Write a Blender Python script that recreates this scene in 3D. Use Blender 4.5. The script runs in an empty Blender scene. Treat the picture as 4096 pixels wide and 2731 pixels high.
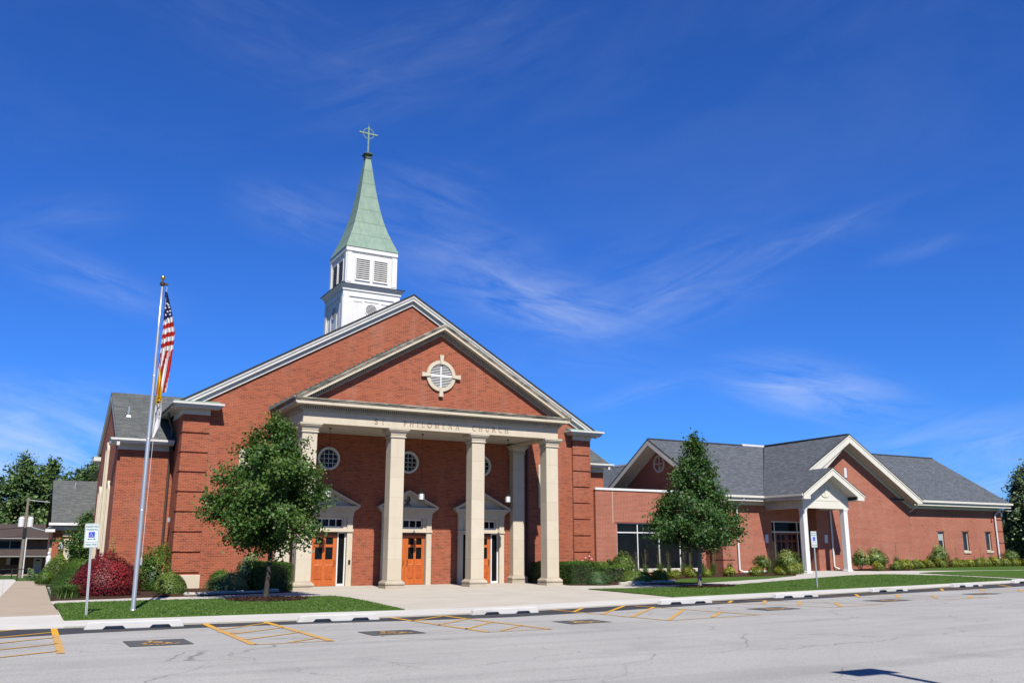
import bpy, bmesh, math, random
import numpy as np
from mathutils import Vector, Matrix, Quaternion
S = bpy.context.scene
COL = S.collection
R = math.radians
rng = np.random.default_rng(7)
random.seed(7)

# ------------------------------------------------------------------ camera
cam_d = bpy.data.cameras.new('camera')
cam = bpy.data.objects.new('camera', cam_d); COL.objects.link(cam)
cam.location = (-9.996, -36.146, 1.514)
cam.rotation_euler = (R(90 + 13.04), 0, R(-28.516))
cam_d.sensor_width = 36.0
cam_d.lens = 31.835
cam_d.clip_start = 0.1
cam_d.clip_end = 4000
S.camera = cam

# ------------------------------------------------------------------ sun and sky
SUN_TRAVEL = Vector((0.225, 1.0, -1.15)).normalized()
SUN_EL = math.asin(-SUN_TRAVEL.z)
SUN_ROT = math.atan2(-SUN_TRAVEL.x, -SUN_TRAVEL.y)
sl = bpy.data.lights.new('sun', 'SUN')
sl.energy = 5.0
sl.angle = R(0.53)
sl.color = (1.0, 0.945, 0.855)
so = bpy.data.objects.new('sun', sl); COL.objects.link(so)
so.rotation_euler = SUN_TRAVEL.to_track_quat('-Z', 'Y').to_euler()
so.location = (0, 0, 60)

W = bpy.data.worlds.new('World'); S.world = W
W.use_nodes = True
wt = W.node_tree; wt.nodes.clear()
def wn(t, **k):
    n = wt.nodes.new(t)
    for a, b in k.items(): setattr(n, a, b)
    return n
def wl(a, b): wt.links.new(a, b)
def wmath(op, a, b=None, clamp=False):
    n = wn('ShaderNodeMath', operation=op); n.use_clamp = clamp
    for i, x in enumerate((a, b)):
        if x is None: continue
        if isinstance(x, (int, float)): n.inputs[i].default_value = x
        else: wl(x, n.inputs[i])
    return n.outputs[0]
sky = wn('ShaderNodeTexSky', sky_type='NISHITA')
sky.sun_disc = False
sky.sun_elevation = SUN_EL
sky.sun_rotation = SUN_ROT
sky.altitude = 200
sky.air_density = 1.0
sky.dust_density = 0.25
sky.ozone_density = 3.0
hs = wn('ShaderNodeMix', data_type='RGBA', blend_type='MULTIPLY')   # deep blue of a polarised summer sky
hs.inputs[0].default_value = 1.0
wl(sky.outputs[0], hs.inputs[6]); hs.inputs[7].default_value = (.130, .335, .75, 1)
bg = wn("ShaderNodeBackground"); bg.inputs["Strength"].default_value = 0.10
out = wn('ShaderNodeOutputWorld')
# thin cirrus: streaks given by azimuth / elevation of the sky dome
tc = wn('ShaderNodeTexCoord')
sp = wn('ShaderNodeSeparateXYZ'); wl(tc.outputs['Generated'], sp.inputs[0])
az = wmath('ARCTAN2', sp.outputs[0], sp.outputs[1])
el = wmath('ARCSINE', sp.outputs[2])
cb = wn('ShaderNodeCombineXYZ'); wl(az, cb.inputs[0]); wl(el, cb.inputs[1])
def cirrus_noise(rot, sx, sy, seed, lo, hi, dist=1.2):
    mp = wn('ShaderNodeMapping'); mp.inputs['Rotation'].default_value = (0, 0, R(rot))
    mp.inputs['Location'].default_value = (seed, seed * 1.7, 0)
    sc = wn('ShaderNodeMapping'); sc.inputs['Scale'].default_value = (sx, sy, 1)
    wl(cb.outputs[0], mp.inputs[0]); wl(mp.outputs[0], sc.inputs[0])
    nz = wn('ShaderNodeTexNoise'); nz.inputs['Scale'].default_value = 1.0
    nz.inputs['Detail'].default_value = 7; nz.inputs['Roughness'].default_value = 0.62
    nz.inputs['Distortion'].default_value = dist
    wl(sc.outputs[0], nz.inputs['Vector'])
    mr = wn('ShaderNodeMapRange'); mr.inputs[1].default_value = lo; mr.inputs[2].default_value = hi
    wl(nz.outputs['Fac'], mr.inputs[0])
    return mr.outputs[0]
fib_a = cirrus_noise(14, 9, 46, 3.1, 0.34, 0.82, 0.6)
fib_b = cirrus_noise(-16, 9, 46, 8.7, 0.34, 0.82, 0.6)
broad = cirrus_noise(-12, 2.2, 6, 1.3, 0.48, 0.80, 0.6)
def blob(a0, e0, la, lb, rot, amt, fib):
    mp = wn('ShaderNodeMapping', vector_type='TEXTURE')
    mp.inputs['Location'].default_value = (R(a0), R(e0), 0)
    mp.inputs['Rotation'].default_value = (0, 0, R(rot))
    mp.inputs['Scale'].default_value = (R(la), R(lb), 1)
    wl(cb.outputs[0], mp.inputs[0])
    ln = wn('ShaderNodeVectorMath', operation='LENGTH'); wl(mp.outputs[0], ln.inputs[0])
    mr = wn('ShaderNodeMapRange', interpolation_type='SMOOTHSTEP')
    mr.inputs[1].default_value = 1.0; mr.inputs[2].default_value = 0.0
    mr.inputs[3].default_value = 0.0; mr.inputs[4].default_value = amt
    wl(ln.outputs['Value'], mr.inputs[0])
    return wmath('MULTIPLY', mr.outputs[0], fib)
#CLOUDS
CIRRUS = [
 # az, el, half length, half width, tilt, amount, fibre
 (30.7, 14.9, 7.0, 1.94, -15, 0.28, 'a'), (27.5, 16.6, 10.1, 3.51, -13, 0.16, 'a'),
 (39.0, 15.3, 8.8, 2.64, 6, 0.11, 'b'), (48.0, 18.6, 9.5, 1.31, 13, 0.11, 'b'), (40.5, 16.8, 9.5, 2.98, 11, 0.08, 'b'),
 (47.3, 9.6, 8.1, 2.64, -15, 0.30, 'a'), (36.4, 9.7, 6.6, 0.88, 14, 0.16, 'b'),
 (2.5, 15.3, 7.8, 2.11, -12, 0.19, 'a'), (0.7, 18.6, 5.7, 2.11, 16, 0.10, 'b'),
 (13.8, 20.5, 5.8, 2.64, -11, 0.13, 'a'), (23.4, 22.8, 6.9, 2.81, -7, 0.09, 'a'), (25.6, 19.0, 6.4, 1.94, 5, 0.12, 'b'),
 (10.4, 31.0, 10.1, 4.56, -6, 0.06, 'a'), (24.6, 31.0, 16.4, 5.26, 14, 0.06, 'b'), (18.0, 28.0, 7.6, 3.51, 30, 0.04, 'b'),
 (2.4, 9.0, 6.4, 1.59, 0, 0.13, 'a'), (2.0, 4.6, 15.4, 5.46, -4, 0.64, 'a'), (-6.0, 5.5, 11.0, 5.85, 0, 0.51, 'b'), (58.0, 3.5, 15.4, 4.94, 0, 0.38, 'b'), (53.7, 17.2, 3.7, 0.88, 10, 0.12, 'b'), (34.0, 12.3, 11.3, 3.86, -10, 0.06, 'a'),
 (55.0, 6.5, 11.3, 2.29, 4, 0.13, 'b'),
 (38.0, 17.0, 17.0, 5.50, 8, 0.05, 'b'), (31.0, 15.6, 11.0, 2.80, -14, 0.14, 'a'), (47.0, 9.2, 9.5, 2.60, -12, 0.17, 'a'), (22.0, 20.0, 12.0, 4.00, -10, 0.09, 'a'),
]
tot = None
for a0, e0, la, lb, rt, am, fb in CIRRUS:
    b_ = blob(a0, e0, la, lb, rt, am, fib_a if fb == 'a' else fib_b)
    tot = b_ if tot is None else wmath('ADD', tot, b_)
tot = wmath('ADD', tot, wmath('MULTIPLY', broad, 0.035), clamp=True)
mx = wn('ShaderNodeMix', data_type='RGBA')
wl(tot, mx.inputs[0]); wl(hs.outputs[2], mx.inputs[6])
mx.inputs[7].default_value = (4.0, 4.4, 4.95, 1)
wl(mx.outputs[2], bg.inputs['Color']); wl(bg.outputs[0], out.inputs[0])

S.view_settings.view_transform = 'Standard'
S.view_settings.look = 'None'
S.view_settings.exposure = 0.95
S.view_settings.gamma = 1.0
S.view_settings.use_curve_mapping = False

# ------------------------------------------------------------------ helpers
def sstep(t):
    t = np.clip(t, 0, 1); return t * t * (3 - 2 * t)
def G(x, y):
    """height of the ground: flat at the church, dipping to the lot, rising to the right"""
    rA = .012 * np.clip(np.asarray(x, float) - 2, 0, 40); rB = .018 * np.clip(np.asarray(x, float) - 13, 0, 27)
    w = sstep((np.asarray(y, float) + 10) / 7)
    z = -.14 + .14 * sstep((np.asarray(y, float) + 14) / 12) + rA * (1 - w) + rB * w
    return z - .012 * np.clip(np.asarray(y, float) - 20, 0, 60)
def g(x, y): return float(G(x, y))

class MB:
    def __init__(s): s.v = []; s.f = []; s.m = []; s.cur = 0
    def add(s, vs, fs):
        b = len(s.v); s.v += [tuple(map(float, q)) for q in vs]
        for q in fs: s.f.append([b + i for i in q]); s.m.append(s.cur)
        return s
    def box(s, x0, x1, y0, y1, z0, z1):
        return s.add([(x0,y0,z0),(x1,y0,z0),(x1,y1,z0),(x0,y1,z0),(x0,y0,z1),(x1,y0,z1),(x1,y1,z1),(x0,y1,z1)],
                     [(0,3,2,1),(4,5,6,7),(0,1,5,4),(1,2,6,5),(2,3,7,6),(3,0,4,7)])
    def prism(s, pts, a, b, ax):
        """polygon of 2-tuples extruded from a to b along axis ax ('x': (y,z), 'y': (x,z), 'z': (x,y))"""
        n = len(pts)
        def P(p, t): return {'x': (t, p[0], p[1]), 'y': (p[0], t, p[1]), 'z': (p[0], p[1], t)}[ax]
        return s.add([P(p, a) for p in pts] + [P(p, b) for p in pts],
                     [tuple(range(n))[::-1], tuple(range(n, 2*n))] + [(i, (i+1) % n, n + (i+1) % n, n + i) for i in range(n)])
    def chevron(s, cx, za, slope, hw, o1, o2, y0, y1):
        """a gable board: inverted V between offsets o1 and o2 below the roof line"""
        zl = za - slope * hw
        return s.prism([(cx-hw, zl-o1), (cx, za-o1), (cx+hw, zl-o1), (cx+hw, zl-o2), (cx, za-o2), (cx-hw, zl-o2)], y0, y1, 'y')
    def quad(s, *p): return s.add(p, [tuple(range(len(p)))])
    def stack(s, cx, cy, rows):
        """rectangular rings (hx, hy, z) joined into one solid"""
        vs = []
        for hx, hy, z in rows: vs += [(cx-hx,cy-hy,z),(cx+hx,cy-hy,z),(cx+hx,cy+hy,z),(cx-hx,cy+hy,z)]
        fs = [(3,2,1,0)]; n = len(rows)
        for i in range(n-1):
            for k in range(4): fs.append((4*i+k, 4*i+(k+1)%4, 4*i+4+(k+1)%4, 4*i+4+k))
        fs.append(tuple(4*(n-1)+k for k in range(4)))
        return s.add(vs, fs)
    def lathe(s, cx, cy, prof, n=16):
        vs = []; fs = []
        for r, z in prof:
            for k in range(n): vs.append((cx + r*math.cos(2*math.pi*k/n), cy + r*math.sin(2*math.pi*k/n), z))
        for i in range(len(prof)-1):
            for k in range(n): fs.append((i*n+k, i*n+(k+1)%n, (i+1)*n+(k+1)%n, (i+1)*n+k))
        fs += [tuple(range(n))[::-1], tuple((len(prof)-1)*n+k for k in range(n))]
        return s.add(vs, fs)
    def tube(s, pts, rad, n=6):
        pts = [Vector(p) for p in pts]
        if isinstance(rad, (int, float)): rad = [rad]*len(pts)
        rad = [float(q) for q in rad]
        vs = []; fs = []
        for i, p in enumerate(pts):
            t = (pts[min(i+1, len(pts)-1)] - pts[max(i-1, 0)]).normalized()
            a = t.orthogonal().normalized() if i == 0 else (a - t*a.dot(t)).normalized()
            b = t.cross(a)
            for k in range(n): vs.append(p + rad[i]*(math.cos(2*math.pi*k/n)*a + math.sin(2*math.pi*k/n)*b))
        for i in range(len(pts)-1):
            for k in range(n): fs.append((i*n+k, i*n+(k+1)%n, (i+1)*n+(k+1)%n, (i+1)*n+k))
        fs += [tuple(range(n))[::-1], tuple((len(pts)-1)*n+k for k in range(n))]
        return s.add(vs, fs)
    def ring(s, cx, cz, r0, r1, y0, y1, n=32, a0=0, a1=360, ax='y'):
        """annulus standing in the XZ plane (ax='y') or YZ plane (ax='x')"""
        full = abs(a1-a0) >= 360
        k = n if full else n+1
        vs = []; fs = []
        for i in range(k):
            a = R(a0 + (a1-a0)*i/n); c, d = math.cos(a), math.sin(a)
            for r, y in ((r0,y0),(r1,y0),(r1,y1),(r0,y1)):
                vs.append((cx+r*c, y, cz+r*d) if ax == 'y' else (y, cx+r*c, cz+r*d))
        for i in range(n):
            j = (i+1) % k
            for q in range(4): fs.append((4*i+q, 4*i+(q+1)%4, 4*j+(q+1)%4, 4*j+q))
        if not full: fs += [(0,1,2,3), (4*n+3,4*n+2,4*n+1,4*n)]
        return s.add(vs, fs)
    def disc(s, cx, cz, r, y0, y1, n=32, ax='y'):
        return s.prism([(cx+r*math.cos(2*math.pi*i/n), cz+r*math.sin(2*math.pi*i/n)) for i in range(n)], y0, y1, ax)
    def stroke(s, pts, w, y0, y1, T=None):
        """flat strokes along a polyline in a 2-D plane, y0..y1 thick; T maps (u, v, depth) to space"""
        T = T or (lambda u, v, d: (u, d, v))
        for (a, b) in zip(pts[:-1], pts[1:]):
            dx, dz = b[0]-a[0], b[1]-a[1]; l = math.hypot(dx, dz) or 1
            nx, nz = -dz/l*w/2, dx/l*w/2; ex, ez = dx/l*w*.3, dz/l*w*.3
            q = [(a[0]+nx-ex, a[1]+nz-ez), (b[0]+nx+ex, b[1]+nz+ez), (b[0]-nx+ex, b[1]-nz+ez), (a[0]-nx-ex, a[1]-nz-ez)]
            s.add([T(u, v, y0) for u, v in q] + [T(u, v, y1) for u, v in q],
                  [(0,1,2,3),(7,6,5,4),(0,4,5,1),(1,5,6,2),(2,6,7,3),(3,7,4,0)])
        return s
    def wall(s, axis, c0, c1, u0, u1, z0, z1, holes=()):
        """flat wall with rectangular openings; axis 'y': spans x and faces -y (c0 front, c1 back)"""
        us = sorted({u0, u1, *[h[0] for h in holes], *[h[1] for h in holes]})
        zs = sorted({z0, z1, *[h[2] for h in holes], *[h[3] for h in holes]})
        solid = lambda i, j: 0 <= i < len(us)-1 and 0 <= j < len(zs)-1 and not any(
            h[0]-1e-6 <= us[i] and us[i+1] <= h[1]+1e-6 and h[2]-1e-6 <= zs[j] and zs[j+1] <= h[3]+1e-6 for h in holes)
        P = (lambda u, c, z: (u, c, z)) if axis == 'y' else (lambda u, c, z: (c, u, z))
        for i in range(len(us)-1):
            for j in range(len(zs)-1):
                if not solid(i, j): continue
                a, b, c, d = us[i], us[i+1], zs[j], zs[j+1]
                s.quad(P(a,c0,c),P(b,c0,c),P(b,c0,d),P(a,c0,d)); s.quad(P(a,c1,d),P(b,c1,d),P(b,c1,c),P(a,c1,c))
                if not solid(i-1, j): s.quad(P(a,c0,c),P(a,c0,d),P(a,c1,d),P(a,c1,c))
                if not solid(i+1, j): s.quad(P(b,c0,d),P(b,c0,c),P(b,c1,c),P(b,c1,d))
                if not solid(i, j-1): s.quad(P(a,c0,c),P(a,c1,c),P(b,c1,c),P(b,c0,c))
                if not solid(i, j+1): s.quad(P(a,c0,d),P(b,c0,d),P(b,c1,d),P(a,c1,d))
        return s

def root_of(o):
    while o.parent: o = o.parent
    return o
def obj(name, mb, mats, parent=None, smooth=False, normals=True):
    me = bpy.data.meshes.new(name)
    me.from_pydata(mb.v, [], mb.f)
    mats = mats if isinstance(mats, (list, tuple)) else [mats]
    for m in mats: me.materials.append(m)
    if any(mb.m): me.polygons.foreach_set('material_index', mb.m)
    if normals:
        bm = bmesh.new(); bm.from_mesh(me)
        bmesh.ops.recalc_face_normals(bm, faces=bm.faces)
        bm.to_mesh(me); bm.free()
    if smooth:
        for p in me.polygons: p.use_smooth = True
    me.update()
    o = bpy.data.objects.new(name, me); COL.objects.link(o)
    if parent is not None:
        o.parent = parent
        if parent.type == 'EMPTY': o.matrix_parent_inverse = (Matrix.Translation(parent.location) @ parent.rotation_euler.to_matrix().to_4x4()).inverted()
    return o
def tag(o, label, cat, group=None):
    o['label'] = label; o['category'] = cat
    if group: o['group'] = group
    return o
def thing(name, label, cat, loc, group=None):
    o = bpy.data.objects.new(name, None); COL.objects.link(o)
    o.location = loc; o.empty_display_size = .3
    return tag(o, label, cat, group)
def struct(o): o['kind'] = 'structure'; return o
def bevel(o, w, seg=2):
    m = o.modifiers.new('bevel', 'BEVEL'); m.width = w; m.segments = seg; m.limit_method = 'ANGLE'; return o
def dup(root, loc, label=None, group=None, rz=None, sc=None):
    r = root.copy(); COL.objects.link(r); r.location = loc
    if rz is not None: r.rotation_euler = (0, 0, rz)
    if sc is not None: r.scale = sc
    if label: r['label'] = label
    if group: r['group'] = group
    for ch in list(root.children):
        c = ch.copy(); COL.objects.link(c); c.parent = r; c.matrix_parent_inverse = ch.matrix_parent_inverse.copy()
        for gch in list(ch.children):
            d = gch.copy(); COL.objects.link(d); d.parent = c; d.matrix_parent_inverse = gch.matrix_parent_inverse.copy()
    return r

# ------------------------------------------------------------------ materials
class NT:
    def __init__(s, name):
        s.mat = bpy.data.materials.new(name); s.mat.use_nodes = True
        s.t = s.mat.node_tree; s.b = s.t.nodes['Principled BSDF']; s.o = s.t.nodes['Material Output']
    def n(s, t, **k):
        q = s.t.nodes.new(t)
        for a, b in k.items(): setattr(q, a, b)
        return q
    def l(s, a, b): s.t.links.new(a, b)
    def pos(s):
        return s.n('ShaderNodeNewGeometry').outputs['Position']
    def mapping(s, vec, scale=(1,1,1), rot=(0,0,0), loc=(0,0,0)):
        m = s.n('ShaderNodeMapping'); s.l(vec, m.inputs[0])
        m.inputs['Scale'].default_value = scale; m.inputs['Rotation'].default_value = rot; m.inputs['Location'].default_value = loc
        return m.outputs[0]
    def noise(s, vec, scale, detail=3, rough=.55, dist=0):
        q = s.n('ShaderNodeTexNoise'); s.l(vec, q.inputs['Vector'])
        q.inputs['Scale'].default_value = scale; q.inputs['Detail'].default_value = detail
        q.inputs['Roughness'].default_value = rough; q.inputs['Distortion'].default_value = dist
        return q.outputs['Fac']
    def ramp(s, fac, stops):
        q = s.n('ShaderNodeValToRGB'); s.l(fac, q.inputs[0])
        e = q.color_ramp.elements
        while len(e) < len(stops): e.new(.5)
        for i, (p, c) in enumerate(stops):
            e[i].position = p; e[i].color = (*c, 1) if len(c) == 3 else c
        return q.outputs[0]
    def rng(s, fac, a, b, c, d):
        q = s.n('ShaderNodeMapRange'); s.l(fac, q.inputs[0])
        for i, x in enumerate((a, b, c, d)): q.inputs[i+1].default_value = x
        return q.outputs[0]
    def mix(s, fac, a, b, mode='MIX'):
        q = s.n('ShaderNodeMix', data_type='RGBA', blend_type=mode)
        for sock, x in ((q.inputs[0], fac), (q.inputs[6], a), (q.inputs[7], b)):
            if hasattr(x, 'is_linked') or hasattr(x, 'links'): s.l(x, sock)
            elif isinstance(x, (int, float)): sock.default_value = x
            else: sock.default_value = (*x, 1)
        return q.outputs[2]
    def math(s, op, a, b=None, clamp=False):
        q = s.n('ShaderNodeMath', operation=op); q.use_clamp = clamp
        for i, x in enumerate((a, b)):
            if x is None: continue
            if isinstance(x, (int, float)): q.inputs[i].default_value = x
            else: s.l(x, q.inputs[i])
        return q.outputs[0]
    def bump(s, h, strength, dist=.02):
        q = s.n('ShaderNodeBump'); q.inputs['Strength'].default_value = strength; q.inputs['Distance'].default_value = dist
        s.l(h, q.inputs['Height']); s.l(q.outputs[0], s.b.inputs['Normal'])
    def col(s, c): s.l(c, s.b.inputs['Base Color'])
    def set(s, rough=.8, spec=.3, metal=0):
        s.b.inputs['Roughness'].default_value = rough
        s.b.inputs['Specular IOR Level'].default_value = spec
        s.b.inputs['Metallic'].default_value = metal
        return s
    def facing_uv(s):
        """(along the wall, height): x on faces that look along y, y on faces that look along x"""
        ge = s.n('ShaderNodeNewGeometry')
        p = s.n('ShaderNodeSeparateXYZ'); s.l(ge.outputs['Position'], p.inputs[0])
        q = s.n('ShaderNodeSeparateXYZ'); s.l(ge.outputs['True Normal'], q.inputs[0])
        side = s.math('GREATER_THAN', s.math('ABSOLUTE', q.outputs[0]), s.math('ABSOLUTE', q.outputs[1]))
        mxn = s.n('ShaderNodeMix', data_type='FLOAT'); s.l(side, mxn.inputs[0]); s.l(p.outputs[0], mxn.inputs[2]); s.l(p.outputs[1], mxn.inputs[3])
        return mxn.outputs[0], p.outputs[2]

def plain(name, c, rough=.6, spec=.3, metal=0, var=.06, scale=6.0):
    t = NT(name).set(rough, spec, metal)
    nz = t.noise(t.pos(), scale, 4)
    t.col(t.mix(t.rng(nz, .3, .7, 0, 1), tuple(x*(1-var) for x in c), tuple(min(1, x*(1+var)) for x in c)))
    return t.mat
def painted(name, c, dirt=(.42,.40,.36), amt=.30, rough=.5):
    t = NT(name).set(rough, .35)
    p = t.pos()
    a = t.noise(p, 2.5, 4); st = t.noise(t.mapping(p, (5, 5, .55)), 1.0, 5, .65)
    cc = t.mix(t.rng(a, .3, .7, 0, 1), tuple(x*.93 for x in c), c)
    t.col(t.mix(t.rng(st, .52, .82, 0, amt), cc, tuple(x*y for x, y in zip(c, dirt)))); return t.mat
def brick(name, c1, c2, mortar, ms=.011, row=.0677, bw=.2032, dark=.25):
    t = NT(name).set(.86, .2)
    u, v = t.facing_uv()
    cbn = t.n('ShaderNodeCombineXYZ'); t.l(u, cbn.inputs[0]); t.l(v, cbn.inputs[1])
    b = t.n('ShaderNodeTexBrick'); t.l(cbn.outputs[0], b.inputs['Vector'])
    b.offset = .5; b.squash = 1
    b.inputs['Scale'].default_value = 1; b.inputs['Brick Width'].default_value = bw; b.inputs['Row Height'].default_value = row
    b.inputs['Mortar Size'].default_value = ms * .5; b.inputs['Mortar Smooth'].default_value = .2; b.inputs['Bias'].default_value = -.15
    b.inputs['Color1'].default_value = (*c1, 1); b.inputs['Color2'].default_value = (*c2, 1); b.inputs['Mortar'].default_value = (*mortar, 1)
    # a few odd darker bricks: cells of the bond picked by a white noise
    row_i = t.math('FLOOR', t.math('DIVIDE', v, row))
    sh = t.math('MULTIPLY', t.math('MODULO', row_i, 2), bw*.5)
    col_i = t.math('FLOOR', t.math('DIVIDE', t.math('ADD', u, sh), bw))
    c3 = t.n('ShaderNodeCombineXYZ'); t.l(row_i, c3.inputs[0]); t.l(col_i, c3.inputs[1])
    w = t.n('ShaderNodeTexWhiteNoise', noise_dimensions='2D'); t.l(c3.outputs[0], w.inputs['Vector'])
    pick = t.math('MULTIPLY', t.math('GREATER_THAN', w.outputs['Value'], 1-dark), t.math('SUBTRACT', 1, b.outputs['Fac']))
    c = t.mix(t.math('MULTIPLY', pick, .55), b.outputs['Color'], tuple(x*.42 for x in c2))
    big = t.noise(t.pos(), .45, 4, .6)
    c = t.mix(t.rng(big, .3, .72, 0, .30), c, tuple(x*.58 for x in c1), 'MIX')
    crs = t.noise(t.mapping(cbn.outputs[0], (.25, 2.6, 1)), 1.0, 4, .7)
    c = t.mix(t.rng(crs, .50, .74, 0, .30), c, tuple(x*.60 for x in c2))
    st = t.noise(t.mapping(t.pos(), (1.6, 1.6, .22)), 1.0, 4)
    c = t.mix(t.rng(st, .52, .8, 0, .24), c, (.36, .23, .18))
    t.col(c)
    t.bump(b.outputs['Fac'], -.35, .01)
    return t.mat
def shingle(name, a, b, c):
    t = NT(name).set(.9, .15)
    u, v = t.facing_uv()
    cbn = t.n('ShaderNodeCombineXYZ'); t.l(u, cbn.inputs[0]); t.l(v, cbn.inputs[1])
    k = t.n('ShaderNodeTexBrick'); t.l(cbn.outputs[0], k.inputs['Vector'])
    k.inputs['Scale'].default_value = 1; k.inputs['Brick Width'].default_value = .33; k.inputs['Row Height'].default_value = .072
    k.inputs['Mortar Size'].default_value = .004; k.inputs['Bias'].default_value = 0
    k.inputs['Color1'].default_value = (*a, 1); k.inputs['Color2'].default_value = (*b, 1); k.inputs['Mortar'].default_value = (*c, 1)
    nz = t.noise(t.mapping(cbn.outputs[0], (3.2, 14, 1)), 1.0, 4, .7)
    cc = t.mix(t.rng(nz, .35, .68, 0, .65), k.outputs['Color'], c)
    big = t.noise(t.pos(), .5, 3)
    cc = t.mix(t.rng(big, .35, .7, 0, .25), cc, b)
    t.col(cc); t.bump(k.outputs['Fac'], -.4, .01)
    return t.mat
def limestone(name, c, stain=.0, joints=True):
    t = NT(name).set(.85, .2)
    nz = t.noise(t.pos(), 2.2, 5, .6)
    cc = t.mix(t.rng(nz, .3, .7, 0, 1), tuple(x*.88 for x in c), c)
    st = t.noise(t.mapping(t.pos(), (3, 3, .5)), 1.0, 4)
    cc = t.mix(t.rng(st, .52, .8, 0, .35), cc, (c[0]*.72, c[1]*.62, c[2]*.5))
    if stain:
        s2 = t.noise(t.mapping(t.pos(), (.9, .9, 3.0)), 1.0, 5, .65)
        cc = t.mix(t.rng(s2, .36, .62, 0, stain), cc, (.075, .072, .06))
    t.col(cc)
    return t.mat

M = {}
M['brick'] = brick('church_brick', (.335,.082,.038), (.238,.056,.030), (.36,.225,.145), .010, dark=.13)
M['brick_hall'] = brick('hall_brick', (.325,.080,.042), (.265,.063,.035), (.47,.35,.27), .0135, dark=.04)
M['brick_tan'] = brick('tan_brick', (.28,.16,.09), (.22,.10,.06), (.32,.26,.20), dark=.2)
M['stone'] = limestone('limestone', (.54,.478,.372))
def column_stone():
    t = NT('column_limestone').set(.85, .2)
    p = t.pos(); sz = t.n('ShaderNodeSeparateXYZ'); t.l(p, sz.inputs[0])
    k = t.math('DIVIDE', t.math('SUBTRACT', sz.outputs[2], .36), .84)
    c3 = t.n('ShaderNodeCombineXYZ'); t.l(t.math('FLOOR', k), c3.inputs[0]); t.l(t.math('FLOOR', t.math('DIVIDE', sz.outputs[0], 3.82)), c3.inputs[1])
    w = t.n('ShaderNodeTexWhiteNoise', noise_dimensions='2D'); t.l(c3.outputs[0], w.inputs['Vector'])
    cc = t.mix(w.outputs['Value'], (.485,.42,.32), (.555,.495,.39))
    nz = t.noise(p, 2.0, 5, .6); cc = t.mix(t.rng(nz, .35, .7, 0, .4), cc, (.46,.40,.31))
    st = t.noise(t.mapping(p, (4, 4, .6)), 1.0, 4); cc = t.mix(t.rng(st, .55, .8, 0, .4), cc, (.40,.33,.23))
    j = t.math('LESS_THAN', t.math('FRACT', k), .012)
    t.col(t.mix(t.math('MULTIPLY', j, .55), cc, (.20,.17,.13))); return t.mat
M['stone_column'] = column_stone()
M['stone_weathered'] = limestone('weathered_limestone', (.44,.395,.315), .95)
M['stone_shade'] = limestone('limestone_bed', (.47,.41,.32), .25)
M['white'] = painted('white_paint', (.66,.66,.65))
M['trim'] = painted('grey_white_trim', (.57,.56,.53), amt=.4)
M['cream'] = painted('cream_trim', (.60,.58,.51), amt=.25)
M['cream_soffit'] = plain('cream_soffit', (.55,.525,.45), .6, .3, 0, .04, 3)
M['grey_trim'] = plain('grey_trim', (.30,.285,.275), .6, .3, 0, .05)
M['shingle'] = shingle('grey_shingle', (.145,.152,.146), (.085,.092,.090), (.040,.044,.045))
M['shingle_hall'] = shingle('slate_blue_shingle', (.135,.150,.170), (.080,.090,.106), (.032,.036,.044))
M['shingle_brown'] = shingle('brown_shingle', (.085,.062,.055), (.065,.05,.045), (.045,.035,.032))
M['dark_edge'] = plain('roof_edge', (.035,.034,.034), .8, .2)
def copper():
    t = NT('green_copper').set(.62, .3)
    p = t.pos()
    s2 = t.noise(t.mapping(p, (7, 7, .8)), 1.0, 4)
    n1 = t.noise(p, 1.4, 5, .65)
    c = t.mix(t.rng(n1, .35, .68, 0, 1), (.155,.235,.185), (.205,.285,.225))
    c = t.mix(t.rng(s2, .48, .75, 0, .55), c, (.09,.17,.13))
    c = t.mix(t.rng(s2, .45, .25, 0, .35), c, (.24,.32,.25))
    sz = t.n('ShaderNodeSeparateXYZ'); t.l(p, sz.inputs[0])
    band = t.math('LESS_THAN', t.math('FRACT', t.math('DIVIDE', t.math('SUBTRACT', sz.outputs[2], 17.8), .86)), .045)
    u, v = t.facing_uv()
    odd = t.math('MULTIPLY', t.math('MODULO', t.math('FLOOR', t.math('DIVIDE', t.math('SUBTRACT', sz.outputs[2], 17.8), .86)), 2), .3)
    seam = t.math('LESS_THAN', t.math('FRACT', t.math('ADD', t.math('DIVIDE', u, .62), odd)), .03)
    c = t.mix(t.math('MULTIPLY', t.math('MAXIMUM', band, t.math('MULTIPLY', seam, .5)), .6), c, (.05,.085,.07))
    t.col(c); return t.mat
M['copper'] = copper()
M['copper_dark'] = plain('dark_copper', (.055,.085,.075), .6, .3, .2, .25, 9)
M['glass'] = plain('dark_glass', (.005,.0058,.0066), .12, .12, 0, .3, 2)
M['glass_blue'] = plain('tinted_glass', (.012,.017,.024), .06, .55, 0, .3, 2)
def wood():
    t = NT('stained_oak').set(.42, .4)
    p = t.pos()
    gr = t.noise(t.mapping(p, (26, 26, 1.6)), 1.0, 5, .6, 1.5)
    c = t.ramp(gr, [(.3, (.31,.060,.010)), (.5, (.45,.105,.016)), (.72, (.54,.150,.030))])
    t.col(c); return t.mat
M['wood'] = wood()
M['wood_panel'] = plain('oak_panel', (.40,.085,.014), .45, .4, 0, .25, 5)
M['wood_dark'] = plain('dark_oak', (.13,.028,.008), .45, .4, 0, .2, 9)
M['bronze'] = plain('bronze', (.09,.06,.04), .4, .5, .6)
M['black_metal'] = plain('black_metal', (.014,.014,.015), .45, .4, .2)
M['brown_pipe'] = plain('brown_downspout', (.055,.036,.028), .5, .3)
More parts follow.
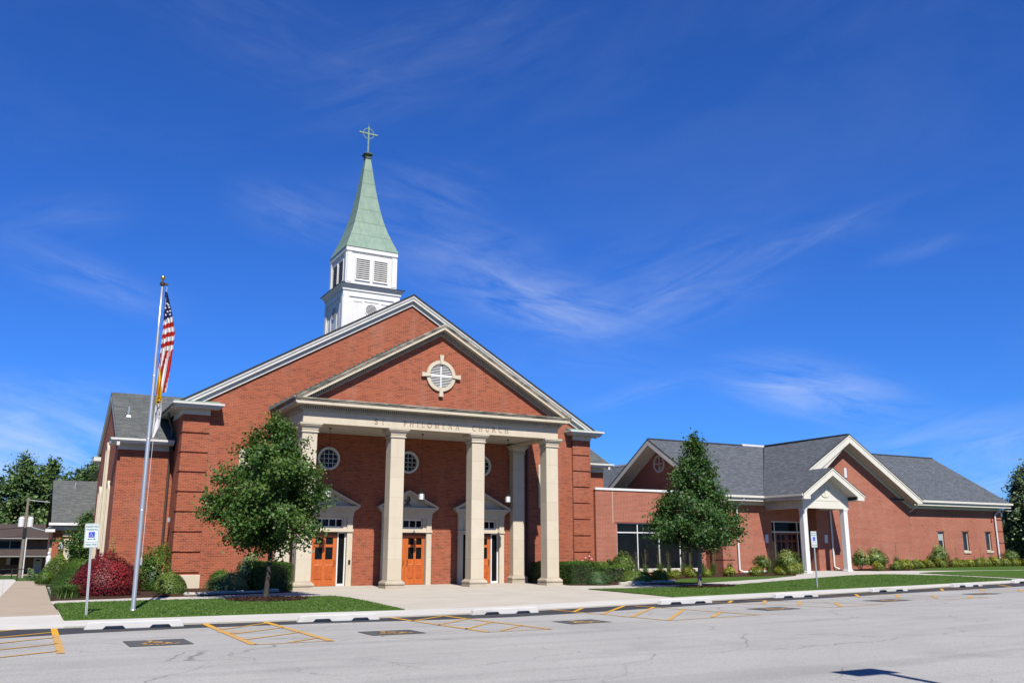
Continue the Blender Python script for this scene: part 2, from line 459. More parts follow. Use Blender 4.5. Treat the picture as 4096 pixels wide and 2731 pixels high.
def aluminium():
    t = NT('satin_aluminium').set(.38, .5, .8)
    t.b.inputs['Base Color'].default_value = (.50,.495,.48,1)
    nz = t.noise(t.mapping(t.pos(), (40,40,.6)), 1, 3); t.l(t.rng(nz, .3, .7, .32, .46), t.b.inputs['Roughness'])
    return t.mat
M['alu'] = aluminium()
M['galv'] = plain('galvanised_steel', (.52,.54,.55), .45, .5, .75, .1, 30)
def perforated():
    t = NT('perforated_steel').set(.45, .5, .6)
    tcn = t.n('ShaderNodeTexCoord'); sx = t.n('ShaderNodeSeparateXYZ'); t.l(tcn.outputs['Object'], sx.inputs[0])
    dz = t.math('SUBTRACT', t.math('FRACT', t.math('DIVIDE', sx.outputs[2], .0508)), .5)
    hole = t.math('MULTIPLY', t.math('LESS_THAN', t.math('ABSOLUTE', dz), .20), t.math('LESS_THAN', t.math('ABSOLUTE', sx.outputs[0]), .0065))
    t.col(t.mix(hole, (.52,.54,.55), (.02,.02,.02))); return t.mat
M['perforated'] = perforated()
M['gold'] = plain('gold_ball', (.62,.44,.13), .28, .5, .9, .1)
def concrete(name, c, speck=.10, stain=(.55,.5,.42), samt=.3, joints=None):
    t = NT(name).set(.9, .2)
    p = t.pos()
    a = t.noise(p, .7, 5, .6); b = t.noise(p, 60, 2)
    cc = t.mix(t.rng(a, .32, .7, 0, 1), tuple(x*.86 for x in c), c)
    cc = t.mix(t.rng(b, .35, .65, 0, speck), cc, tuple(x*.5 for x in c))
    s2 = t.noise(t.mapping(p, (.5, 1.4, 1), (0,0,.3)), 1.3, 5, .7)
    cc = t.mix(t.rng(s2, .5, .78, 0, samt), cc, tuple(x*y for x, y in zip(c, stain)))
    if joints:
        sx = t.n('ShaderNodeSeparateXYZ'); t.l(p, sx.inputs[0])
        j = None
        for i, d in enumerate(joints):
            if not d: continue
            q = t.math('LESS_THAN', t.math('FRACT', t.math('DIVIDE', t.math('ADD', sx.outputs[i], 100), d)), .022/d)
            j = q if j is None else t.math('MAXIMUM', j, q)
        cc = t.mix(t.math('MULTIPLY', j, .40), cc, tuple(x*.35 for x in c))
    t.col(cc); t.bump(b, .15, .004)
    return t.mat
M['concrete'] = concrete('pale_concrete', (.47,.435,.375), .1, (.8,.74,.66), .35, (3.05, 2.6))
M['concrete_white'] = concrete('white_concrete', (.54,.525,.49), .08, (.75,.7,.62), .35, (3.6, 0))
M['concrete_path'] = concrete('path_concrete', (.49,.465,.425), .08, (.8,.74,.66), .3)
M['concrete_tan'] = concrete('tan_aggregate', (.40,.33,.25), .25, (.8,.75,.7), .4, (0, 1.55))
M['concrete_stop'] = concrete('painted_concrete', (.58,.575,.56), .08, (.55,.48,.40), .75)
def asphalt_old():
    t = NT('old_asphalt').set(.9, .2)
    p = t.pos()
    a = t.noise(p, .28, 5, .6)
    st = t.noise(t.mapping(p, (.16, 1.5, 1), (0,0,R(7))), 1.0, 6, .68)
    gnr = t.noise(p, 34, 3, .8)
    fin = t.noise(p, 110, 2, .8)
    c = t.mix(t.rng(a, .3, .7, 0, 1), (.315,.311,.293), (.375,.369,.347))
    c = t.mix(t.rng(st, .48, .76, 0, .55), c, (.19,.188,.18))
    c = t.mix(t.rng(gnr, .46, .70, 0, .72), c, (.13,.127,.12))
    c = t.mix(t.rng(fin, .50, .70, 0, .6), c, (.50,.49,.47))
    oil = t.noise(t.mapping(p, (1, 1, 1), loc=(4, 7, 0)), .55, 5, .6)
    c = t.mix(t.rng(oil, .58, .74, 0, .30), c, (.15,.148,.145))
    tyre = t.noise(t.mapping(p, (.05, 1.1, 1), (0,0,R(-16))), 1.0, 3, .5)
    c = t.mix(t.rng(tyre, .56, .66, 0, .22), c, (.17,.168,.165))
    # crack network: warped cells, only in some patches
    wv = t.n('ShaderNodeTexNoise'); t.l(p, wv.inputs['Vector']); wv.inputs['Scale'].default_value = .8; wv.inputs['Detail'].default_value = 6
    wm = t.n('ShaderNodeVectorMath', operation='MULTIPLY_ADD'); t.l(wv.outputs['Color'], wm.inputs[0]); wm.inputs[1].default_value = (1.5,1.5,0); t.l(p, wm.inputs[2])
    cracks = None
    for sc, wd, lo, hi, sd in ((.17, .0045, .40, .55, 0), (.55, .010, .52, .64, 9)):
        vo = t.n('ShaderNodeTexVoronoi', feature='DISTANCE_TO_EDGE'); t.l(t.mapping(wm.outputs[0], (1,1,0), loc=(sd, sd, 0)), vo.inputs['Vector'])
        vo.inputs['Scale'].default_value = sc
        ln = t.rng(vo.outputs['Distance'], wd*.25, wd, 1, 0)
        msk = t.rng(t.noise(t.mapping(p, loc=(sd, 3, 0)), .22, 3), lo, hi, 0, 1)
        k = t.math('MULTIPLY', ln, msk)
        cracks = k if cracks is None else t.math('MAXIMUM', cracks, k)
    c = t.mix(t.math('MULTIPLY', cracks, .55), c, (.07,.068,.066))
    t.col(c); t.bump(gnr, .35, .006)
    return t.mat
M['asphalt'] = asphalt_old()
def asphalt_new():
    t = NT('new_asphalt').set(.85, .25)
    p = t.pos(); a = t.noise(p, .9, 4); f = t.noise(p, 70, 2, .8)
    c = t.mix(t.rng(a, .3, .7, 0, 1), (.030,.031,.034), (.043,.044,.047))
    c = t.mix(t.rng(f, .55, .75, 0, .35), c, (.17,.17,.17))
    t.col(c); return t.mat
M['asphalt_new'] = asphalt_new()
def paint(name, c, under, wear):
    t = NT(name).set(.75, .25)
    p = t.pos(); a = t.noise(p, 3.0, 5, .7); f = t.noise(p, 45, 2, .8)
    k = t.math('MULTIPLY', t.rng(f, .40, .62, 0, 1), t.rng(a, .35, .75, wear*.3, wear))
    t.col(t.mix(k, c, under)); return t.mat
M['yellow'] = paint('yellow_line_paint', (.56,.29,.03), (.28,.265,.235), 1.0)
M['yellow_new'] = paint('fresh_yellow_paint', (.62,.32,.016), (.22,.14,.04), .25)
M['yellow_faded'] = paint('faded_yellow_paint', (.66,.40,.10), (.36,.34,.31), .9)
M['symbol_black'] = paint('symbol_black_paint', (.050,.051,.054), (.20,.195,.19), .75)
def grass_mat():
    t = NT('lawn_grass').set(.9, .1)
    p = t.pos(); a = t.noise(p, .35, 4); f = t.noise(p, 28, 3, .8); m = t.noise(t.mapping(p, (.35,1.6,1)), 1, 4)
    c = t.mix(t.rng(a, .3, .7, 0, 1), (.052,.108,.013), (.068,.130,.017))
    c = t.mix(t.rng(m, .4, .75, 0, .5), c, (.058,.112,.023))
    c = t.mix(t.rng(f, .42, .68, 0, .5), c, (.022,.060,.010))
    dry = t.noise(p, 1.1, 5, .65)
    c = t.mix(t.rng(dry, .52, .76, 0, .5), c, (.105,.130,.030))
    t.col(c); t.bump(f, .6, .03); return t.mat
M['grass'] = grass_mat()
M['far_grass'] = plain('far_grass', (.05,.09,.02), .9, .1, 0, .3, .4)
M['mulch'] = plain('dark_mulch', (.050,.026,.018), .95, .1, 0, .55, 26)
M['bark'] = plain('grey_bark', (.055,.047,.042), .9, .1, 0, .35, 18)
M['bark_pale'] = plain('pale_bark', (.20,.18,.165), .9, .1, 0, .35, 14)
M['timber'] = plain('weathered_timber', (.20,.17,.145), .9, .1, 0, .25, 12)
M['rock'] = plain('edging_rock', (.42,.39,.34), .9, .15, 0, .25, 7)
M['blue'] = plain('sign_blue', (.012,.055,.50), .45, .4)
M['sign_white'] = plain('sign_white', (.55,.57,.58), .4, .4, 0, .02)
M['sign_green'] = plain('sign_green', (.015,.16,.115), .5, .3)
M['flag_blue'] = plain('flag_navy', (.012,.016,.085), .8, .1)
M['flag_red'] = plain('flag_red', (.35,.018,.016), .8, .1)
M['flag_white'] = plain('flag_white', (.58,.58,.61), .8, .1, 0, .02)
M['flag_yellow'] = plain('flag_yellow', (.62,.34,.006), .8, .1)
M['letter'] = plain('carved_letter', (.29,.16,.105), .9, .1)
M['lamp_glass'] = plain('opal_glass', (.62,.62,.62), .35, .4, 0, .02)
M['alarm_red'] = plain('alarm_red', (.55,.02,.02), .4, .4)
M['blind'] = plain('window_blind', (.30,.36,.36), .7, .2)
M['painted_dark'] = plain('painted_darkness', (.012,.012,.012), .95, .05)  # near-black colour standing in for shade in openings and unlit rooms
M['pink'] = plain('rose_pink', (.75,.24,.30), .7, .2)
def leaf(name, c1, c2, c3, trans=.30, rough=.5):
    """leaf colour varies leaf by leaf through the face attribute 'tint'"""
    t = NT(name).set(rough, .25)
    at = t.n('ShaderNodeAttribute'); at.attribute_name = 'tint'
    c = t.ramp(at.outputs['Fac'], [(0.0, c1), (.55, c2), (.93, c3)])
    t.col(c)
    tr = t.n('ShaderNodeBsdfTranslucent'); t.l(t.mix(.5, c, (.16,.24,.02), 'ADD') if name != 'barberry_leaf' else c, tr.inputs['Color'])
    ms = t.n('ShaderNodeMixShader'); ms.inputs[0].default_value = trans
    t.l(t.b.outputs[0], ms.inputs[1]); t.l(tr.outputs[0], ms.inputs[2]); t.l(ms.outputs[0], t.o.inputs[0])
    return t.mat
L_ = {}
L_['maple'] = leaf('maple_leaf', (0.0276,0.0690,0.0138), (0.0504,0.1214,0.0202), (0.0983,0.1560,0.0286), .26)
L_['maple_dark'] = leaf('dark_maple_leaf', (0.0207,0.0580,0.0152), (0.0378,0.0994,0.0202), (0.0702,0.1260,0.0245), .24)
L_['far'] = leaf('far_tree_leaf', (.0389,.0849,.0283), (.0742,.1414,.0424), (.1503,.2122,.0707), .22)
L_['pear'] = leaf('pear_leaf', (.0420,.0744,.0360), (.0744,.1176,.0504), (.1800,.2280,.1080), .22)
L_['yew'] = leaf('yew_leaf', (.0243,.0608,.0091), (.0638,.1292,.0152), (.1672,.2508,.0243), .20)
L_['hedge'] = leaf('hedge_leaf', (.0213,.0578,.0076), (.0456,.1094,.0122), (.1140,.1976,.0213), .20)
L_['juniper'] = leaf('juniper_leaf', (.0448,.0896,.0358), (.0960,.1728,.0640), (.1792,.2624,.0960), .18)
L_['juniper_yellow'] = leaf('golden_juniper_leaf', (.0576,.1024,.0205), (.1216,.1920,.0333), (.2304,.2944,.0576), .18)
L_['barberry'] = leaf('barberry_leaf', (.0715,.0104,.0143), (.1885,.0169,.0234), (.3900,.0390,.0364), .24)
L_['blade'] = leaf('long_blade', (.0312,.0676,.0125), (.0676,.1300,.0229), (.1352,.2080,.0468), .25)
L_['spirea'] = leaf('spirea_leaf', (.0756,.1134,.0130), (.1674,.1998,.0173), (.3240,.3132,.0216), .25)
L_['spirea_green'] = leaf('green_spirea_leaf', (.0600,.1080,.0144), (.1200,.1800,.0216), (.2520,.2640,.0360), .25)
L_['hydrangea'] = leaf('hydrangea_leaf', (.0464,.0905,.0162), (.1044,.1682,.0302), (.2552,.3132,.0986), .25)
L_['plume'] = leaf('grass_plume', (.1248,.1040,.0572), (.2080,.1716,.0936), (.3120,.2600,.1456), .2)
L_['turf'] = leaf('turf_blade', (0.0381,0.0906,0.0128), (0.0726,0.1480,0.0218), (0.1296,0.2039,0.0384), .2)

# ------------------------------------------------------------------ ground, lot, walks, lawns
def sheet(name, pts, off, mat, step=1.2, kind='structure', skirt=.0):
    """a polygon laid on the ground: cut along a grid so that it follows the ground height"""
    bm = bmesh.new()
    vs = [bm.verts.new((x, y, 0)) for x, y in pts]
    bm.faces.new(vs)
    xs = [p[0] for p in pts]; ys = [p[1] for p in pts]
    for ax, lo, hi in ((0, min(xs), max(xs)), (1, min(ys), max(ys))):
        n = int((hi-lo)/step)
        for i in range(1, n+1):
            c = lo + (hi-lo)*i/(n+1)
            co = [0,0,0]; no = [0,0,0]; co[ax] = c; no[ax] = 1
            bmesh.ops.bisect_plane(bm, geom=bm.verts[:]+bm.edges[:]+bm.faces[:], plane_co=co, plane_no=no)
    bmesh.ops.triangulate(bm, faces=bm.faces)
    if skirt:
        be = [e for e in bm.edges if e.is_boundary]
        r_ = bmesh.ops.extrude_edge_only(bm, edges=be)
        low = {v for v in r_['geom'] if isinstance(v, bmesh.types.BMVert)}
    else: low = set()
    for v in bm.verts: v.co.z = g(v.co.x, v.co.y) + off - (skirt if v in low else 0)
    bmesh.ops.recalc_face_normals(bm, faces=bm.faces)
    me = bpy.data.meshes.new(name); bm.to_mesh(me); bm.free(); me.materials.append(mat)
    up = sum(p.normal.z*p.area for p in me.polygons)
    if up < 0: me.flip_normals()
    o = bpy.data.objects.new(name, me); COL.objects.link(o)
    o['kind'] = kind
    return o
# the terrain: one sheet to the horizon
def terrain():
    xs = np.unique(np.concatenate([[-1500,-600,-250,-120,-60], np.arange(-40, 100, 3.0), [120, 200, 400, 900, 1600]]))
    ys = np.unique(np.concatenate([[-900,-400,-150,-80], np.arange(-50, 100, 3.0), [130, 220, 450, 1000, 2200]]))
    X, Y = np.meshgrid(xs, ys); Z = G(X, Y) - .10
    m = MB(); m.v = [tuple(q) for q in np.stack([X.ravel(), Y.ravel(), Z.ravel()], 1)]
    nx = len(xs)
    for j in range(len(ys)-1):
        for i in range(nx-1): m.f.append([j*nx+i, j*nx+i+1, (j+1)*nx+i+1, (j+1)*nx+i]); m.m.append(0)
    o = obj('ground', m, M['far_grass'], smooth=True); o['kind'] = 'structure'
terrain()
CURB = [(-30,-12.9),(-10,-12.95),(-8.7,-13.05),(-5.8,-13.3),(-1.2,-13.42),(3.8,-13.0),(6.9,-12.75),(10.2,-12.65),(15.3,-12.3),(20.6,-11.85),(27.6,-11.2),(36,-10.4),(60,-8.0)]
def curb_y(x):
    return float(np.interp(x, [p[0] for p in CURB], [p[1] for p in CURB]))
sheet('parking_lot', [(p[0], p[1]+.05) for p in CURB] + [(60,-75),(-45,-75),(-45,-12.9)], 0, M['asphalt'], 3.0)
LOW = [(-30,-15.3),(-10,-15.1),(-8.4,-14.6),(-6.1,-14.3),(-3.4,-14.35),(-.5,-14.6),(1.6,-14.65),(3.8,-14.5),(7.0,-14.1),(9.9,-13.85),(13.6,-13.7),(18.3,-13.3),(23.3,-13.1),(30,-12.6),(40,-11.6)]
sheet('asphalt_strip', [p for p in CURB if p[0] < 40] + LOW[::-1], .004, M['asphalt_new'], 1.5)
sheet('plaza', [p for p in CURB if p[0] >= -8.7] + [(60,5),(17.6,5.3),(17.6,3.4),(-4.4,3.4),(-4.4,5.4),(-6.2,5.4),(-6.6,9),(-8.3,9),(-8.65,-9.4)], .025, M['concrete'], 1.5, skirt=.09)
sheet('walkway', [(-9.4,18.9),(-8.75,18.7),(-8.2,15.6),(-8.65,-3.8),(-8.62,-9.35),(-14,-10.1),(-13,-1),(-12.6,19)], .02, M['concrete_tan'], 1.5, skirt=.08)
sheet('driveway', [(-10.05,-1),(-9.42,18.9),(-9.5,24),(-30,24),(-30,-1)], .026, M['concrete_white'], 2.5)
sheet('walk_apron', [(-14,-10.05),(-8.63,-9.33),(-8.68,-13.02),(-14,-12.9)], .028, M['concrete_white'], 1.5, skirt=.07)
kerbwalk = [(-8.66,-11.25),(-4,-11.2),(0,-11.35),(.2,-11.4)]
sheet('front_walk', [(p[0], p[1]+.004) for p in CURB if -8.7 <= p[0] <= 36] + [(36,-9.0),(30.3,-10.0),(22.4,-10.35),(14.5,-10.68),(9.9,-10.9),(4,-11.2),(0,-11.35),(-4,-11.2),(-8.65,-11.3)], .031, M['concrete_white'], 1.5)
sheet('bed_walk', [(-8.66,-5.35),(-6,-4.95),(.1,-4.9),(-.4,-1.5),(-3.9,-2.95),(-5.6,-3.05),(-7.8,-3.6),(-8.66,-3.9)], .029, M['concrete_path'], 1.5)
sheet('hall_path', [(10.9,-4.2),(14.5,-5.3),(17,-5.6),(20.9,-4.2),(24.8,-3.1),(28,-2.2),(30,-2.4),(30.6,-3),(31.5,-6),(31.0,-9.8),(36,-9.2),(46,-8.5),(46,-3),(37.9,-2.2),(36,-.5),(34,1.8),(33.8,4.0),(29.6,5.0),(29.0,1.9),(26.5,-.4),(23.1,-1.75),(20,-2.45),(15.4,-3.5),(12.0,-2.2),(10.9,-2.6)], .028, M['concrete_path'], 1.5)
LAWN1 = [(-8.6,-5.4),(-7.7,-5.05),(-6.1,-4.9),(.05,-4.88),(.22,-6),(.2,-8),(0.05,-11.3),(-4,-11.15),(-8.62,-11.28)]
LAWN2 = [(10.75,-4.4),(12.1,-4.6),(14.5,-5.4),(17,-5.65),(20.9,-4.3),(24.8,-3.2),(28,-2.3),(30,-2.5),(30.5,-3),(31.2,-6),(30.4,-9.9),(28.3,-10.1),(22.4,-10.4),(14.5,-10.7),(9.95,-10.9),(10.1,-8.2)]
LAWN3 = [(15.6,-3.1),(17.6,-.9),(19.6,.9),(21.8,1.3),(24.7,.2),(26.3,-.25),(23.1,-1.65),(20,-2.38),(16.2,-3.2)]
LAWNA = [(35.7,-.1),(37.9,1.1),(42,2.2),(46.5,3.0),(62,3.2),(62,-3.9),(46,-4),(39.6,-3.6),(37.7,-2.3)]
LAWNB = [(32.8,-2.8),(34.3,-2.5),(36.5,-3.0),(39,-4.3),(46,-4.8),(62,-4.8),(62,-7),(46,-8.3),(33,-9.5),(31.6,-9.6),(31.9,-7.5),(32.1,-5.9)]
for P_ in (LAWN1, LAWN2, LAWN3, LAWNA, LAWNB): sheet('lawn', P_, .055, M['grass'], 1.2, skirt=.06)
sheet('mulch_bed', [(-8.6,-3.6),(-7.8,-3.45),(-5.6,-2.9),(-3.9,-2.8),(-.5,-1.4),(-.28,.1),(-.28,3.5),(-4.1,3.5),(-4.1,5.5),(-6.3,5.5),(-6.4,9),(-8.2,9)], .06, M['mulch'], 1.0, skirt=.06)
sheet('mulch_bed', [(12.4,-.45),(13.6,-1.5),(15.3,-1.25),(15.8,-2.9),(17.6,-.7),(19.6,1.0),(21.8,1.4),(24.7,.3),(26.5,-.15),(29.0,2.2),(29.4,4.6),(26,4.9),(25,5.3),(17.7,5.3),(16.3,3.5),(12.4,3.5)], .06, M['mulch'], 1.2, skirt=.06)
sheet('mulch_bed', [(33.9,2.0),(35.6,0),(37.9,1.2),(42,2.3),(46.5,3.1),(62,3.3),(62,5.0),(41.3,4.7),(41.3,4.0),(33.9,4.0)], .06, M['mulch'], 1.2, skirt=.06)
def disc_pts(cx, cy, rx, ry, n=26, wob=.06):
    return [(cx+rx*math.cos(2*math.pi*i/n)*(1+random.uniform(-wob, wob)), cy+ry*math.sin(2*math.pi*i/n)*(1+random.uniform(-wob, wob))) for i in range(n)]
sheet('mulch_ring', disc_pts(-2.5,-5.95,1.25,1.0), .075, M['mulch'], .6)
sheet('mulch_ring', disc_pts(15.4,-6.1,1.3,.95), .075, M['mulch'], .6)
porch = obj('porch_floor', MB().box(-.35,12.45,.02,3.6,-.3,.037), M['concrete']); porch['kind'] = 'structure'
# lot markings
def pline(a, b, w):
    dx, dy = b[0]-a[0], b[1]-a[1]; l = math.hypot(dx, dy); nx, ny = -dy/l*w/2, dx/l*w/2
    return [(a[0]+nx,a[1]+ny),(b[0]+nx,b[1]+ny),(b[0]-nx,b[1]-ny),(a[0]-nx,a[1]-ny)]
def marking(a, b, w=.11):
    """painted line; where it crosses the fresh strip the paint is fresh"""
    ys = float(np.interp((a[0]+b[0])/2, [p[0] for p in LOW], [p[1] for p in LOW]))
    if a[1] < b[1]: a, b = b, a
    if a[1] > ys > b[1]:
        t = (ys-a[1])/(b[1]-a[1]); c = (a[0]+(b[0]-a[0])*t, ys)
        sheet('lot_line', pline(a, c, w), .009, M['yellow_new'], 1.0); sheet('lot_line', pline(c, b, w), .009, M['yellow'], 1.0)
    else: sheet('lot_line', pline(a, b, w), .009, M['yellow_new'] if a[1] > ys and b[1] > ys else M['yellow'], 1.0)
marking((-8.91,-13.1),(-9.03,-18.66),.13)
for a, b in (((-11.4,-14.6),(-9.0,-12.4)),((-11.4,-16.1),(-8.98,-14.1)),((-11.4,-17.4),(-9.0,-15.4)),((-11.4,-18.6),(-9.0,-16.8)),((-11.3,-19.8),(-9.05,-18.2))): marking(a, b, .10)
def aisle(xl0, xl1, xr0, xr1, top, bot, hl, w=.12, hw=.09, end=True):
    marking((xl0, top), (xl1, bot), w); marking((xr0, top-.1), (xr1, bot), w)
    for a, b in hl: marking(a, b, hw)
    if end: marking((xl1, bot+.02), (xr1, bot+.05), .06)
aisle(-5.75,-5.87,-4.37,-4.41,-13.3,-18.72,[((-5.76,-15.1),(-4.4,-13.7)),((-5.78,-16.3),(-4.4,-15.15)),((-5.8,-17.65),(-4.42,-16.55)),((-5.2,-18.6),(-4.45,-17.95))],.14)
aisle(-1.17,-.92,.28,.62,-13.42,-18.4,[((-1.15,-14.75),(.25,-13.5)),((-1.1,-16.2),(.33,-14.75)),((-1.02,-17.5),(.42,-15.95)),((-.5,-18.2),(.55,-17.2))])
aisle(3.9,4.25,6.75,7.2,-12.95,-17.9,[((3.98,-14.0),(4.9,-13.0)),((4.02,-15.3),(6.5,-12.85)),((4.12,-16.5),(6.9,-13.8)),((4.26,-17.85),(7.0,-15.05)),((5.75,-17.7),(7.15,-16.45))], .08, .11)
aisle(9.5,10.84,11.3,12.9,-12.75,-17.0,[((9.95,-13.6),(10.7,-12.9)),((10.4,-14.65),(11.55,-13.5)),((10.85,-15.65),(11.95,-14.6)),((11.2,-16.9),(12.5,-15.5))], .07, .11)
aisle(14.9,16.4,16.9,18.4,-12.45,-16.6,[((15.3,-14.0),(16.5,-12.8)),((16.0,-15.0),(17.4,-13.8)),((16.7,-15.9),(17.9,-14.85)),((17.5,-16.5),(18.6,-15.8))], .06, .11)
aisle(20.6,22.4,22.2,24.2,-11.95,-15.6,[((20.8,-13.1),(21.9,-12.2)),((21.6,-14.2),(23.0,-13.1)),((22.3,-15.2),(23.8,-14.1))], .06, .1)
marking((25.2,-12.9),(26.3,-11.6),.1)

WHEELCHAIR = [  # strokes of the access symbol in a unit box (u right, v up)
    [(.36,.78),(.38,.46),(.63,.46),(.76,.13),(.88,.17)], [(.37,.63),(.58,.63)],
    [(.36+.0,.56),(.25,.50),(.17,.38),(.16,.25),(.22,.12),(.34,.04),(.47,.04),(.58,.11),(.64,.22)]]
HEAD = (.36, .90, .075)
def symbol_mesh(w, T, y0, y1):
    m = MB()
    for st in WHEELCHAIR: m.stroke(st, w, y0, y1, T)
    n = 14; cx, cy, r = HEAD
    m.add([T(cx+r*math.cos(2*math.pi*i/n), cy+r*math.sin(2*math.pi*i/n), y1) for i in range(n)], [tuple(range(n))])
    return m
for i, (x0, x1, y0, y1, sk) in enumerate(((-7.9,-6.8,-18.05,-16.9,.06),(-3.33,-2.15,-18.0,-17.05,.0),(1.76,2.9,-17.45,-16.5,.12),(8.45,9.72,-16.85,-15.95,.0),(13.85,15.15,-16.2,-15.35,.05),(19.3,20.6,-15.6,-14.9,.1))):
    sheet('symbol_panel', [(x0,y0),(x1,y0),(x1,y1),(x0,y1)], .009, M['symbol_black'], .6)
    T = lambda u, v, d: (x0+(x1-x0)*(.14+.74*u), y0+(y1-y0)*(.10+.78*v), g(x0+(x1-x0)*u, y0+(y1-y0)*v)+d)
    struct(obj('access_symbol', symbol_mesh(.075, T, .012, .0135), M['yellow'], normals=False))
sheet('asphalt_patch', disc_pts(-5.55,-15.75,.42,.32,18,.1), .006, M['concrete_tan'], 5)

# ------------------------------------------------------------------ the church
CX = 6.04
church = thing('church', 'red brick church with limestone columned portico and white steeple under a green copper spire', 'church', (CX, 3.5, 0))
YW = 3.58           # front wall
SP = 3.82           # column spacing
c_x = [i*SP + .31 for i in range(4)]
bays = [CX - SP, CX, CX + SP]
XL, XR = CX - 10.15, CX + 10.15
RZ, RS = 13.68, .579     # ridge height, roof slope
def roofz(x): return RZ - RS*abs(x - CX)
# walls
m = MB()
holes = [(b-.98, b+.98, .037, 2.36) for b in bays] + [(b-.80, b+.80, 2.52, 2.98) for b in bays]
m.wall('y', YW, YW+.35, XL+.06, XR-.06, -.4, 7.2, holes)
m.prism([(XL+.06,7.2),(XR-.06,7.2),(XR-.06,roofz(XR)-.1),(CX,RZ-.1),(XL+.06,roofz(XL)-.1)], YW, YW+.35, 'y')
wall = obj('front_wall', m, M['brick'], church)
m = MB()
for x0, x1 in ((XL+.06,XL+.4),(XR-.4,XR-.06)): m.box(x0, x1, YW+.35, 46, -.4, 7.4)
m.box(XL+.4, XR-.4, 45.7, 46, -.4, 7.4)
obj('side_wall', m, M['brick'], church)
m = MB()
for sgn in (-1, 1):
    x0, x1 = CX, CX + sgn*10.72
    z1 = RZ - RS*10.72
    m.prism([(x0,RZ),(x1,z1),(x1,z1-.09),(x0,RZ-.09)], 3.33, 46.4, 'y')
roof = obj('roof', m, M['shingle'], church)
obj('roof_edge', MB().chevron(CX, RZ+.004, RS, 10.73, .0, .055, 3.315, 3.33), M['dark_edge'], church)
m = MB().chevron(CX, RZ, RS, 10.66, .056, .17, 3.345, 3.45)
m.chevron(CX, RZ, RS, 10.6, .17, .20, 3.36, 3.45)
m.chevron(CX, RZ, RS, 10.5, .20, .325, 3.385, YW-.002)
m.chevron(CX, RZ, RS, 10.2, .325, .50, 3.535, YW-.003)
m.chevron(CX, RZ, RS, 10.15, .50, .55, 3.495, YW-.004)
obj('rake_trim', m, M['trim'], church)
# quoins with their cornice returns
ZG = [6.384 - .8125*k for k in range(8)]
for sgn in (-1, 1):
    xo = CX + sgn*10.15; xi = xo - sgn*1.08
    m = MB(); a, b = sorted((xo - sgn*.05, xi)); m.box(a, b, 3.55, 5.5, -.4, 7.13)
    tops = [7.13] + [z-.075 for z in ZG]; bots = ZG + [-.4]
    for t_, b_ in zip(tops, bots):
        a, b = sorted((xo, xi)); m.box(a, b, 3.50, 4.25, b_, t_)
    obj('quoin', m, M['brick'], church)
    m = MB()
    a, b = sorted((xo + sgn*.03, xi)); m.box(a, b, 3.47, 6.0, 7.13, 7.36)
    a, b = sorted((xo + sgn*.42, xi - sgn*.34)); m.box(a, b, 3.04, 6.0, 7.36, 7.43)
    a, b = sorted((xo + sgn*.47, xi - sgn*.40)); m.box(a, b, 2.98, 6.0, 7.43, 7.49)
    a, b = sorted((xo + sgn*.53, xi - sgn*.46)); m.box(a, b, 2.92, 6.0, 7.49, 7.57)
    cr = obj('cornice_return', m, M['trim'], church)
    m = MB(); a, b = sorted((xo + sgn*.44, xi - sgn*.36))
    m.prism([(3.0,7.57),(3.58,7.57),(3.58,7.74)], a, b, 'x')
    obj('copper_flashing', m, M['copper'], cr)
    # gutter along the eave
    a, b = sorted((xo + sgn*.06, xo + sgn*.53)); obj('eave_gutter', MB().box(a, b, 6.0, 46, 7.36, 7.5), M['trim'], church)
bevel(obj('cornerstone', MB().box(XL-.06, XL+1.15, 3.455, 4.4, -.3, .585), M['stone'], church), .02)
# columns
def column(x, y, hx, hy, parent, zb=0.0, name='column'):
    sh = obj(name, MB().stack(x, y, [(hx,hy,zb+.36),(hx,hy,6.22)]), M['stone_column'], parent)
    bevel(sh, .012)
    m = MB().box(x-hx-.115, x+hx+.115, y-hy-.115, y+hy+.115, zb-.25, zb+.15)
    prof = [(.085,.152),(.115,.19),(.118,.235),(.105,.28),(.075,.305),(.045,.315),(.04,.345),(.012,.362)]
    m.stack(x, y, [(hx+e, hy+e, zb+z) for e, z in prof])
    obj('base', m, M['stone_shade'], sh)
    m = MB()
    prof = [(.012,6.221),(.045,6.235),(.05,6.275),(.012,6.29),(.012,6.335),(.03,6.345),(.04,6.40),(.075,6.46),(.13,6.50),(.13,6.545),(.16,6.55),(.16,6.605),(.165,6.618)]
    m.stack(x, y, [(hx+e, hy+e, z) for e, z in prof])
    obj('capital', m, M['stone'], sh)
for x in c_x: column(x, .30, .311, .29, church)
for x in (c_x[0], c_x[3]): column(x, 3.40, .311, .19, church, .037, 'pilaster')
# entablature round three sides (front band at y = 0 .. .6)
XE0, XE1 = -.005, 12.085
def band(m, e, z0, z1, inner=True):
    m.box(XE0-e, XE1+e, -e, .6, z0, z1)
    m.box(XE0-e, XE0+.62, .6, YW-.001, z0, z1); m.box(XE1-.62, XE1+e, .6, YW-.001, z0, z1)
m = MB(); band(m, 0, 6.62, 7.10)
ent = obj('entablature', m, M['stone'], church)
m = MB(); band(m, .05, 7.10, 7.16); band(m, .09, 7.16, 7.20)
obj('bed_moulding', m, M['stone_shade'], ent)
m = MB(); band(m, .012, 7.20, 7.32)
n = int((XE1-XE0+.2)/.093)
for i in range(n):
    x = XE0-.10+i*.093; m.box(x, x+.050, -.155, -.012, 7.205, 7.315)
for sgn, x in ((-1, XE0-.012), (1, XE1+.012)):
    for i in range(38):
        y = -.1+i*.093; a, b = sorted((x, x+sgn*.14)); m.box(a, b, y, y+.050, 7.205, 7.315)
obj('dentil_band', m, M['stone_shade'], ent)
